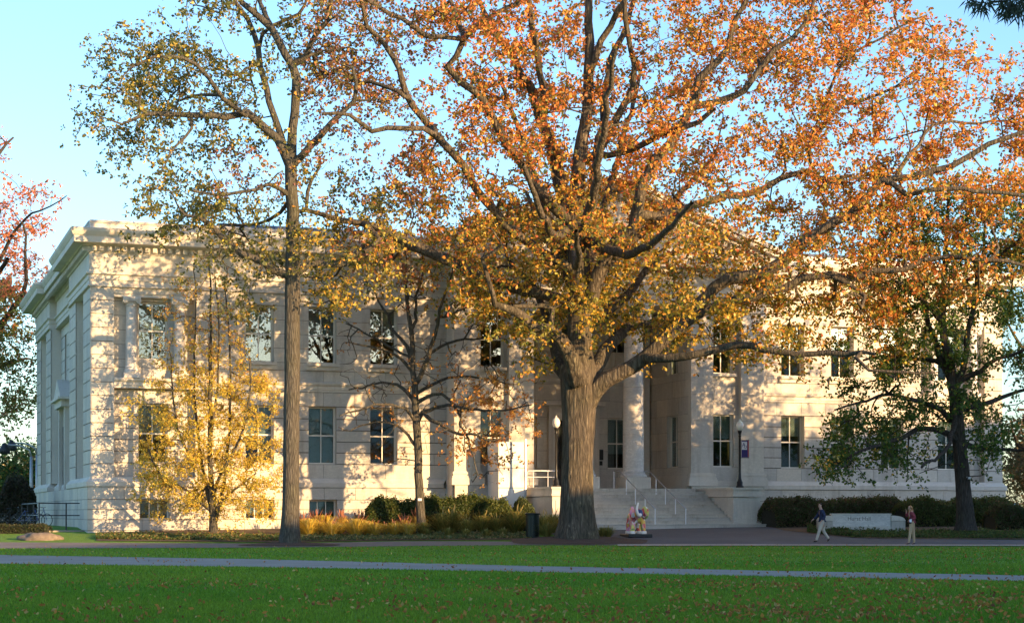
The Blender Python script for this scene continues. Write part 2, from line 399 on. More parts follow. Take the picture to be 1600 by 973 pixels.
# end bays with recesses and corner pilasters
for (p0, p1, r0, r1, wc, sgn) in ((0, 1.13, 1.13, 5.07, 3.07, 1), (50.3, 51.5, 46.1, 50.3, 48.25, -1)):
    panel(FW, p0, p1, [3.2 + .66 * i for i in range(15)][:14] + [12.43], (), .02, 1.3, .042, .01)
    panel(FW, r0, r1, LOW, holes([wc], LW), -.5, 1.4, .045, .02, reveal=.35); panel(FW, r0, r1, UPP, holes([wc], UW), -.5, 1.6, .024, .014, reveal=.35)
    q0, q1 = min(p0, r0), max(p1, r1)
    q0 -= .14 * (q0 < 1); q1 += .14 * (q1 > 51)
    panel(FW, q0, q1, BAS, holes([wc], BW), .14, 1.5, .035, .02)
    for s_, ff in ((r1, fr('L', r1)), (r0, fr('R', r0))): panel(ff, 0, .5, [3.2, 5.3, 7.5, 9.7, 12.43], (), 0, 1, .02)
    # in-antis columns of the upper storey
    for cu in (r0 + .85, r1 - .75):
        mb = MB(); prof = [(.30, 8.3), (.36, 8.3), (.36, 8.42), (.31, 8.5), (.33, 8.56), (.29, 8.62), (.29, 9.6), (.255, 11.5), (.30, 11.56), (.28, 11.62), (.34, 11.72)]
        mb.lathe(prof, 20, (cu, .12, 0)); mb.box(cu - .42, cu + .42, -.2, .5, 11.86, 11.98); mb.box(cu - .4, cu + .4, -.2, .45, 8.05, 8.3)
        o = mb.build('column', M['column'], HALL, smooth=False)
        cm = MB()
        for s_ in (-1, 1):
            cm.tube([(cu + s_ * .31, -.22, 11.78), (cu + s_ * .31, .3, 11.78)], .13, 12)
            cm.tube([(cu + s_ * .31, -.235, 11.78), (cu + s_ * .31, -.2, 11.78)], .06, 8)
        cm.box(cu - .3, cu + .3, -.2, .3, 11.76, 11.88); cm.build('volute', M['trim'], o)
    mould('lintel', FW, r0, r1, [(-.5, 11.98), (-.08, 11.98), (-.08, 12.12), (-.03, 12.14), (-.03, 12.43), (-.5, 12.43)])
    mould('ledge', FW, r0, r1, [(-.5, 7.95), (-.02, 7.95), (-.02, 8.06), (-.5, 8.06)])
# string course with fine fluting
for a, b_ in ((1.13, 18), (35.5, 50.3)):
    mould('string_course', FW, a, b_, [(-.5, 7.55), (.05, 7.55), (.05, 7.66), (.08, 7.68), (.08, 7.84), (.16, 7.9), (.18, 8.0), (.10, 8.05), (-.5, 8.05)])
# left side wall
SIDE = [(0, 3.3, 0, []), (3.3, 7, -.45, [5.1]), (7, 10.3, 0, []), (10.3, 21.7, -.6, [13.2, 16, 18.8]), (21.7, 25, 0, []), (25, 28.7, -.45, [26.9]), (28.7, 32, 0, [])]
RUST = [3.2 + .66 * i for i in range(7)]
for a, b_, d, cs in SIDE:
    hs = holes([c for c in cs if not (c == 16)], LW, .6) if cs else []
    panel(LS, a, b_, RUST[:-1] + [6.5, 7.2, 7.9][1:] if not cs else [3.2, 3.93, 4.6, 5.3, 6.0, 6.82, 7.9], hs, d, 1.6, .045, .012)
    panel(LS, a, b_, [7.9, 8.5, 9.0, 9.7, 10.42, 11.12, 11.83, 12.43], holes(cs, UW, .55), d, 1.6, .045, .012)
    panel(LS, a, b_, BAS, [], .14, 1.7, .022)
    if d < 0:
        for ff, s_ in ((fr('F', b_), b_), (fr('F', a), a)):
            RV.add([(0, s_, 3.2), (-d, s_, 3.2), (-d, s_, 12.43), (0, s_, 12.43)], [(0, 1, 2, 3)])
# side door surround with pediment
mb = MB(); mb.box(-.2 + .3, .62, 14.2, 14.6, 2.7, 7.4); mb.box(.1, .62, 17.4, 17.8, 2.7, 7.4); mb.box(-.1, .62, 13.9, 18.1, 7.4, 7.8)
mb.add([(-.15, 13.7, 7.8), (-.15, 18.3, 7.8), (-.15, 16, 9.0), (.62, 13.7, 7.8), (.62, 18.3, 7.8), (.62, 16, 9.0)], [(0, 1, 2), (3, 5, 4), (0, 3, 4, 1), (1, 4, 5, 2), (2, 5, 3, 0)])
mb.box(-.3, .62, 13.5, 18.5, 7.78, 7.92); SDO = mb.build('side_door_surround', M['trim'], HALL)
MB().box(.3, .58, 14.6, 17.4, 2.7, 6.4).build('side_door', M['bronze'], HALL)
# pavilion front: pilasters, bays, antae
PIL = [(18, 19.4, .2), (20.95, 22.3, .2), (31.2, 32.5, .2), (34.15, 35.5, .2)]
for a, b_, d in PIL:
    panel(FP, a, b_, [3.62, 5.0, 6.4, 7.8, 9.2, 10.6, 11.55], (), d, 1.6, .012, .01)
    for ff, s_ in (('L', a), ('R', b_)):
        RV.add([(s_, -1.2 - d + .01, 2.9), (s_, -1.05, 2.9), (s_, -1.05, 12.43), (s_, -1.2 - d + .01, 12.43)], [(0, 1, 2, 3)])
    mb = MB()
    for (dd, z0, z1) in ((.18, 2.9, 3.25), (.14, 3.25, 3.36), (.08, 3.36, 3.45), (.11, 3.45, 3.55), (.04, 3.55, 3.62)):
        mb.box(a - dd, b_ + dd, -1.2 - d - dd, -1.1, z0, z1)
    mb.build('pilaster_base', M['trim'], HALL)
    mb = MB(); mb.box(a - .04, b_ + .04, -1.44, -1.1, 11.55, 11.66); mb.box(a, b_, -1.4, -1.1, 11.66, 12.2); mb.box(a - .12, b_ + .12, -1.52, -1.1, 12.2, 12.43)
    for s_ in (a + .05, b_ - .05): mb.tube([(s_, -1.5, 12.0), (s_, -1.15, 12.0)], .2, 14); mb.tube([(s_, -1.52, 12.0), (s_, -1.48, 12.0)], .09, 10)
    mb.build('pilaster_capital', M['trim'], HALL)
for a, b_, c in ((19.4, 20.95, 20.12), (32.5, 34.15, 33.2)):
    panel(FP, a, b_, [2.75, 3.93, 4.9, 5.8, 6.76, 7.6, 8.3, 8.95, 9.9, 10.9, 11.83, 12.43], [(c - .66, c + .66, 3.93, 6.76), (c - .66, c + .66, 8.95, 11.83)], -.12, 1.6, .014, .01, reveal=.3)
    mb = MB(); mb.box(c - .5, c + .5, -1.1, -1.05, 7.45, 8.3); mb.build('wall_panel', M['trim'], HALL, bevel=.02)
    MB().box(c - .76, c + .76, -1.28, -1.0, 8.8, 8.95).build('sill_course', M['trim'], HALL)
panel(FP, 18, 22.3, [0, .8, 1.45, 2.1, 2.9], (), .3, 1.5, .022); panel(FP, 31.2, 35.5, [0, .8, 1.45, 2.1, 2.9], (), .3, 1.5, .022)
BK.box(18, 35.5, -1.45, -.9, .1, 2.7)
# pavilion returns
for a, b_ in ((17.97, 22.28), (31.22, 35.53)): MB().box(a, b_, -1.17, -.02, .05, 3.19).build('pavilion_footing', M['stone'], HALL)
panel(fr('L', 18), -1.2, 0, [3.2, 4.5, 5.8, 7.1, 8.4, 9.7, 11, 12.43], (), 0, 1.3, .015); panel(fr('R', 35.5), -1.2, 0, [3.2, 5, 7, 9, 11, 12.43], (), 0, 1.3, .015)
# portico recess
PB = fr('F', 4.6); LR = fr('L', 31.2); RR = fr('R', 22.3)
panel(PB, 22.3, 31.2, [2.75, 3.93, 4.9, 5.85, 6.76, 7.7, 8.6, 9.5, 10.4, 11.2, 12.0, 12.43], [(23.35, 24.65, 3.93, 6.76), (28.85, 30.15, 3.93, 6.76), (28.9, 30.1, 10.4, 12.0), (23.4, 24.6, 10.4, 12.0), (25.75, 27.75, 2.75, 6.6), (26.1, 27.4, 9.5, 12.0)], 0, 1.5, .016, .012, .3)
for ff in (LR, RR):
    panel(ff, -1.2, 4.6, [2.75, 3.93, 4.9, 5.85, 6.76, 7.7, 8.6, 9.0, 9.9, 10.8, 11.8, 12.43], [(.35, 1.75, 3.93, 6.76), (.35, 1.75, 9.0, 11.8)], 0, 1.6, .016, .012, .3)
mould('recess_band', PB, 22.3, 31.2, [(0, 8.72), (.1, 8.72), (.14, 8.85), (.06, 8.95), (0, 8.95)])
for z0, z1, dd in ((2.75, 3.25, .12), (3.25, 3.5, .07)): MB().box(31.2 - dd, 31.2, -1.18, 4.5, z0, z1).build('skirting_course', M['trim'], HALL)
MB().box(30.75, 31.1, 3.9, 4.55, 2.75, 12.4).build('corner_pilaster', M['stone'], HALL)
mb = MB(); mb.box(25.25, 25.75, 4.35, 4.6, 2.75, 7.1); mb.box(27.75, 28.25, 4.35, 4.6, 2.75, 7.1); mb.box(25.25, 28.25, 4.33, 4.6, 6.6, 7.4); mb.box(25.0, 28.5, 4.05, 4.6, 7.4, 7.62); mb.build('door_surround', M['trim'], HALL)
dr = MB().box(25.8, 27.7, 4.75, 4.8, 2.76, 6.58).build('entrance_door', M['bronze'], HALL)
for x in (26.0, 26.85): MB().box(x, x + .65, 4.735, 4.75, 3.9, 6.3).build('door_pane', M['glass'], dr)
MB().box(28.1, 28.55, 4.5, 4.57, 4.42, 5.0).build('plaque', M['bronze'], HALL, label='larger upper dark plaque beside the entrance')
MB().box(28.15, 28.5, 4.5, 4.57, 4.12, 4.36).build('plaque', M['bronze'], HALL, label='smaller lower dark plaque beside the entrance')
MB().box(22.3, 31.2, -1.1, 4.6, 12.5, 12.7).build('portico_ceiling', M['trim'], HALL)
MB().box(22.32, 31.18, -2.0, 4.6, .3, 2.752).build('portico_floor', M['step'], HALL)
for cu in (25.3, 28.2):
    o = MB().box(cu - .7, cu + .7, -1.35, .1, 2.752, 3.35).build('column_pedestal', M['trim'], HALL, bevel=.02)
    mb = MB(); prof = [(.70, 3.35), (.72, 3.42), (.70, 3.5), (.62, 3.54), (.62, 3.58), (.64, 3.63), (.60, 3.68), (.565, 3.74)]
    for i in range(9):
        z = 3.8 + i * .95; f_ = i / 8; prof.append((.56 - .075 * f_ ** 1.6, z))
    prof += [(.52, 11.48), (.50, 11.54), (.60, 11.7), (.60, 11.76)]
    mb.lathe(prof, 36, (cu, -.62, 0)); c_ = mb.build('portico_column', M['column'], HALL, smooth=True)
    c_.data.shade_auto_smooth if False else None
    cm = MB()
    for s_ in (-1, 1):
        cm.tube([(cu + s_ * .56, -1.2, 11.84), (cu + s_ * .56, -.05, 11.84)], .25, 18); cm.tube([(cu + s_ * .56, -1.235, 11.84), (cu + s_ * .56, -1.18, 11.84)], .13, 14); cm.tube([(cu + s_ * .56, -1.26, 11.84), (cu + s_ * .56, -1.22, 11.84)], .05, 10)
    cm.box(cu - .56, cu + .56, -1.18, -.06, 11.84, 12.06); cm.box(cu - .8, cu + .8, -1.28, .04, 12.08, 12.43); cm.build('capital', M['trim'], c_)
    dj = MB()
    for z in (5.6, 8.1, 10.2): dj.lathe([(.562 - .075 * ((z - 3.8) / 7.6) ** 1.6 , z), (.565 - .075 * ((z - 3.8) / 7.6) ** 1.6, z + .012)], 30, (cu, -.62, 0))
    dj.build('drum_joint', M['joint'], c_)
# water table, entablature, cornice, parapet
sweep('water_table', OUT, [(.14, 2.74), (.2, 2.76), (.2, 2.98), (.14, 3.04), (.05, 3.14), (.0, 3.22), (-.3, 3.22), (-.3, 2.74)], skip=(1, 2, 3))
sweep('architrave', OUT, [(-.3, 12.43), (.13, 12.43), (.13, 12.5), (.06, 12.54), (.06, 12.74), (.10, 12.76), (.10, 12.98), (.2, 13.03), (.2, 13.1), (-.3, 13.1)])
sweep('frieze', OUT, [(-.3, 13.1), (.05, 13.1), (.05, 14.05), (-.3, 14.05)], M['stone'])
sweep('bed_moulding', OUT, [(-.3, 14.05), (.12, 14.05), (.16, 14.12), (.16, 14.36), (-.3, 14.36)])
dm = MB()
for i in range(141):
    u = .04 + i * .365
    if u > 51.4: break
    y = -1.2 if 18 < u < 35.4 else 0
    dm.box(u, u + .21, y - .34, y - .15, 14.13, 14.36)
for i in range(88): dm.box(-.34 , -.15, i * .365, i * .365 + .21, 14.13, 14.36)
dm.build('dentil_course', M['trim'], HALL, kind='stuff')
sweep('cornice', OUT, [(-.3, 14.36), (.42, 14.36), (.46, 14.42), (.86, 14.44), (.86, 14.74), (.90, 14.78), (1.0, 14.96), (1.02, 15.1), (.95, 15.14), (-.3, 15.2)])
mould('parapet', FW, -.02, 18.3, [(-.35, 15.15), (.05, 15.15), (.05, 15.22), (0, 15.25), (0, 15.5), (.06, 15.54), (.06, 15.64), (-.35, 15.64)]); mould('parapet', FW, 35.2, 51.5, [(-.35, 15.15), (.05, 15.15), (.0, 15.25), (0, 15.5), (.06, 15.54), (.06, 15.64), (-.35, 15.64)])
mould('parapet', LS, .35, 8, [(-.35, 15.15), (0, 15.15), (0, 15.5), (.06, 15.54), (.06, 15.64), (-.35, 15.64)])
# pediment and roofs
c_, hw, z0, za = 26.75, 9.55, 15.16, 18.75
MB().add([(c_ - 8.6, -1.22, 15.1), (c_ + 8.6, -1.22, 15.1), (c_, -1.22, 18.4), (c_ - 8.6, -.7, 15.1), (c_ + 8.6, -.7, 15.1), (c_, -.7, 18.4)], [(0, 1, 2), (3, 5, 4)]).build('tympanum', M['stone'], HALL)
sl_ = (za - z0) / hw
for s_ in (-1, 1):
    mb = MB()
    for (ya, yb, za_, zb_) in ((-1.75, -.6, -.32, -.08), (-2.1, -.6, -.08, .14), (-2.22, -.6, .14, .42)):
        vs = [(c_ + s_ * hw, ya, z0 + za_), (c_, ya, za + za_), (c_, ya, za + zb_), (c_ + s_ * hw, ya, z0 + zb_)]; vs += [(x, yb, z) for x, y, z in vs]
        mb.add(vs, [(0, 1, 2, 3), (7, 6, 5, 4), (0, 4, 5, 1), (1, 5, 6, 2), (2, 6, 7, 3), (3, 7, 4, 0)])
    mb.build('raking_cornice', M['trim'], HALL)
    mb = MB()
    for i in range(22):
        x = c_ + s_ * (.4 + i * .4); z = za - (x - c_) * s_ * sl_ - .34
        mb.box(x - .1, x + .1, -1.55, -1.2, z - .26, z - .02)
    mb.build('raking_dentils', M['trim'], HALL, kind='stuff')
MB().add([(c_ - hw, -.7, z0), (c_ + hw, -.7, z0), (c_, -.7, za), (c_ - hw, 22, z0), (c_ + hw, 22, z0), (c_, 22, za)], [(0, 3, 5, 2), (1, 2, 5, 4), (3, 4, 5)]).build('gable_roof', M['slate'], HALL)
MB().add([(0, 0, 15.12), (51.5, 0, 15.12), (51.5, 32, 15.12), (0, 32, 15.12)], [(0, 1, 2, 3)]).build('flat_roof', M['slate'], HALL)
for a, b_ in ((5.5, 17.6), (36.2, 46)):
    MB().add([(a, 2.4, 15.1), (b_, 2.4, 15.1), (b_, 28, 15.1), (a, 28, 15.1), (a + 1.6, 5, 16.6), (b_, 5, 16.6), (b_, 25, 16.6), (a + 1.6, 25, 16.6)], [(0, 1, 5, 4), (1, 2, 6, 5), (2, 3, 7, 6), (3, 0, 4, 7), (4, 5, 6, 7)]).build('hip_roof', M['slate'], HALL)
    mb = MB(); y0, y1 = 2.4, 5
    for i in range(12):
        x = a + 1.8 + i * (b_ - a - 2.4) / 11; mb.add([(x, y0 + .2, 15.13), (x + .05, y0 + .2, 15.13), (x + .05, y1, 16.68), (x, y1, 16.68)], [(0, 1, 2, 3)])
    mb.build('roof_seam', M['iron'], HALL, kind='stuff')
# rest of the shell
BK.add([(51.5, 0, 0), (51.5, 32, 0), (51.5, 32, 13), (51.5, 0, 13)], [(0, 1, 2, 3)]); BK.add([(0, 32, 0), (51.5, 32, 0), (51.5, 32, 13), (0, 32, 13)], [(0, 1, 2, 3)])
BK.build('wall', M['joint'], HALL); RV.build('window_reveals', M['trim'], HALL, kind='stuff')
MB().box(.9, 22, 6, 6.1, .5, 12.4).box(31.6, 51, 6, 6.1, .5, 12.4).box(.9, 51, 5, 5.05, 12.4, 12.5).build('inner_wall', M['room'], HALL)
mb = MB(); mb.box(.9, 22, 1.2, 6, 7.3, 7.7); mb.box(31.5, 51, 1.2, 6, 7.3, 7.7); mb.box(.9, 22, 1.0, 6, 2.6, 3.0); mb.box(31.5, 51, 1.0, 6, 2.6, 3.0); mb.build('floor_slab', M['room'], HALL)
# stone blocks: largest 300 singly, the rest as one part
def psize(b): 
    p = loc2w((b[0] + b[1]) / 2, (b[2] + b[3]) / 2); vis = 1 if b[3] - b[2] < .2 else .25
    return max(b[1] - b[0], .6 * (b[3] - b[2])) * (b[5] - b[4]) * vis / p.y ** 2
BL.sort(key=psize, reverse=True)
cube = MB().box(-.5, .5, -.5, .5, -.5, .5).mesh('stone_block', M['block'])
for b_ in BL[:300]:
    o = link('stone_block', cube, HALL, ((b_[0] + b_[1]) / 2, (b_[2] + b_[3]) / 2, (b_[4] + b_[5]) / 2)); o.scale = (b_[1] - b_[0], b_[3] - b_[2], b_[5] - b_[4])
mb = MB(); cc = []
for b_ in BL[300:]: mb.box(*b_); g = random.random(); cc += [(g, g, g)] * 8
link('stonework', mesh('stonework', mb.v, mb.f, M['blocks'], colors=np.array(cc)), HALL, kind='stuff')
# windows
def window_meshes(w, h, cols=2, sash=True, key=''):
    f = MB(); t_ = .07
    f.box(-w / 2, -w / 2 + t_, -.02, .10, 0, h); f.box(w / 2 - t_, w / 2, -.02, .10, 0, h); f.box(-w / 2 + t_, w / 2 - t_, -.02, .10, h - t_, h); f.box(-w / 2 + t_, w / 2 - t_, -.02, .10, 0, t_)
    iw = w - 2 * t_
    for i in range(1, cols): x = -iw / 2 + iw * i / cols; f.box(x - .022, x + .022, .0, .06, t_, h - t_)
    if sash: f.box(-iw / 2, iw / 2, -.005, .07, h / 2 - .035, h / 2 + .035)
    rows = 2 if sash else 1; panes = []
    pw = iw / cols; ph = (h - 2 * t_) / rows
    pm = MB().box(-pw / 2 + .02, pw / 2 - .02, .03, .036, .015, ph - .015).mesh('pane' + key, M['glass'])
    for r_ in range(rows):
        for i in range(cols): panes.append((-iw / 2 + pw * (i + .5), t_ + ph * r_))
    return f.mesh('window' + key, M['paint']), pm, panes
WM = {}
def window(s, w0, w1, hw, y, rz=0, cols=2, sash=True, blind=None, x=None, sill=True, curtain=None):
    key = (round(hw, 3), round(w1 - w0, 3), cols, sash)
    if key not in WM: WM[key] = window_meshes(2 * hw, w1 - w0, cols, sash)
    fm, pm, panes = WM[key]
    o = link('window', fm, HALL, (s, y, w0) if x is None else (x, s, w0), rz)
    for px_, pz in panes: link('pane', pm, o, (px_, 0, pz))
    h = w1 - w0
    if blind: MB().box(-hw + .08, hw - .08, .16, .18, h * (1 - blind), h - .05).build('blind', M['blind'], o)
    if curtain:
        a, b_ = curtain; mb = MB(); n = 9
        for i in range(n):
            xa = -hw + .08 + (2 * hw - .16) * (a + (b_ - a) * i / n); xb = xa + (2 * hw - .16) * (b_ - a) / n; mb.add([(xa, .2 + .05 * (i % 2), .1), (xb, .2 + .05 * ((i + 1) % 2), .1), (xb, .2 + .05 * ((i + 1) % 2), h - .06), (xa, .2 + .05 * (i % 2), h - .06)], [(0, 1, 2, 3)])
        mb.build('curtain', M['curtain'], o)
    if sill: MB().box(-hw - .1, hw + .1, -.62, .05, -.16, .0).build('sill', M['trim'], o)
    return o
bl_u = {3.07: .55, 8.28: .5, 11.48: .52, 14.68: .46, 38.0: .35, 41.1: .2, 44.25: .5, 48.25: .4}
bl_l = {3.07: .5, 8.28: .55, 11.48: .98, 14.68: .05, 38.0: .38, 41.1: .52, 44.25: .7, 48.25: .6}
for c in LC + RC + [3.07, 48.25]:
    d = .5 if c in (3.07, 48.25) else 0
    y = .36 + d - .06 if d else .40
    window(c, UW[0], UW[1], WH - .002, y - .02, blind=bl_u[c], curtain=(0, .42) if c in (3.07, 8.28) else None, sill=not d)
    window(c, LW[0], LW[1], WH - .002, y - .02, blind=bl_l[c], curtain=(.55, .95) if c == 8.28 else None, sill=False)
    window(c, BW[0], BW[1], WH - .002, .26, cols=3, sash=False, blind=.7, sill=False)
    if not d: MB().box(c - .86, c + .86, -.12, .02, UW[0] - .36, UW[0] - .17).build('sill_apron', M['trim'], HALL)
for c in (20.12, 33.2):
    window(c, 8.95, 11.83, .655, -1.08 + .25, blind=.02, sill=False); window(c, 3.93, 6.76, .655, -.83, blind=.45, sill=False)
for c, z0_, z1_, hw_ in ((24, 3.93, 6.76, .645), (29.5, 3.93, 6.76, .645), (29.5, 10.4, 12, .595), (24, 10.4, 12, .595), (26.75, 9.5, 12, .645)):
    window(c, z0_, z1_, hw_, 4.85, blind=.7 if z0_ < 5 else .3, sill=False)
for z0_, z1_ in ((3.93, 6.76), (9.0, 11.8)):
    window(1.05, z0_, z1_, .695, 0, rz=R(-90), x=31.2 + .24, blind=.6, sill=False)
    window(1.05, z0_, z1_, .695, 0, rz=R(90), x=22.3 - .24, blind=.6, sill=False)
for a, b_, d, cs in SIDE:
    for c in cs:
        window(c, UW[0], UW[1], .545, 0, rz=R(-90), x=-d + .36, blind=.3, sill=False)
        if c != 16: window(c, LW[0], LW[1], .595, 0, rz=R(-90), x=-d + .36, blind=.5, sill=False)
# steps and cheek blocks
ZG = .74; NS = 12
for i in range(NS):
    zt = 2.75 - (i) * (2.75 - ZG) / NS
    y1 = -1.95 - i * .37
    if i == 0: continue
    x0, x1 = (23.12, 31.42) if i < NS - 1 else (21.3, 33.15)
    ye = y1 - (.40 if i < NS - 1 else .62)
    MB().box(x0, x1, ye + .035, y1, .45, zt - .045).box(x0, x1, ye, y1, zt - .045, zt).build('step', M['step'], HALL, bevel=.012)
for x0, x1, lab in ((21.6, 23.1, 0), (31.44, 32.95, 1)):
    mb = MB(); mb.box(x0, x1, -6.0, -1.45, .4, 2.28); o = mb.build('cheek_block', M['stone'], HALL, bevel=.01)
    MB().box(x0 - .07, x1 + .07, -6.12, -1.46, 2.30, 2.42).box(x0 - .03, x1 + .03, -6.06, -1.46, 2.42, 2.66).box(x0 - .09, x1 + .09, -6.14, -1.46, 2.66, 2.76).build('cap', M['trim'], o)
    MB().box(x0 - .08, x1 + .08, -6.1, -1.46, .4, .98).build('plinth', M['trim'], o)
    MB().box(x0 + .18, x1 - .18, -6.03, -5.97, 1.15, 2.1).build('front_panel', M['trim'], o, bevel=.015)
# white ramp wall beside the portico
ua, ub = U(779, -3.2), U(821, -3.2)
mb = MB(); mb.box(ua, ub, -3.2, -1.45, .5, 5.05); rw = mb.build('ramp_wall', M['rampwall'], HALL)
for z in (3.72, 2.72): MB().box(ua - .01, ub + .01, -3.205, -3.17, z, z + .025).build('panel_joint', M['joint'], rw)
MB().box(ub - .04, ub + .05, -3.25, -3.16, .7, 5.2).build('corner_post', M['steel'], rw)

# ------------------------------------------------------------------ rails
def hallthing(name, **k): return empty(name, C0, math.atan2(SA, CA), **k)
for (uA, lab) in ((U(1023, -6.35), 'sloping metal handrail on the entrance steps, nearer the big oak trunk'), (U(1071, -6.35), 'sloping metal handrail on the entrance steps, nearer the banner lamp')):
    r_ = hallthing('handrail', label=lab, cat='handrail', group='handrails on the entrance steps')
    A = Vector((uA, -6.4, ZG + .95)); B = Vector((uA, -1.75, 2.75 + .92)); C = Vector((uA, -1.0, 2.75 + .92))
    MB().tube([A, A + (B - A) * .33, A + (B - A) * .66, B, C], .028, 8).build('rail', M['steel'], r_, smooth=True)
    for f_ in (0, .27, .54, .8, 1.0):
        p = A + (B - A) * f_ + (C - B) * (f_ == 1); zb = ZG - .1 if f_ == 0 else p.z - .93
        MB().tube([(p.x, p.y, zb), (p.x, p.y, p.z)], .026, 8).build('post', M['whiterail'], r_)
r_ = hallthing('ramp_railing', label='white tubular railing at the top of the ramp, left of the big oak trunk', cat='railing')
ra, rb = U(823, -2.6), U(871, -2.6)
MB().tube([(ra, -2.6, 3.35), (ra, -2.6, 3.5), (ra + .12, -2.6, 3.62), (rb, -2.6, 3.62)], .03, 8).build('top_rail', M['whiterail'], r_, smooth=True)
MB().tube([(ra, -2.6, 3.3), (rb, -2.6, 3.3)], .022, 8).build('lower_rail', M['whiterail'], r_)
for x in (ra + .35, ra + 1.15, rb - .05): MB().tube([(x, -2.6, 2.7), (x, -2.6, 3.6)], .025, 8).build('post', M['whiterail'], r_)

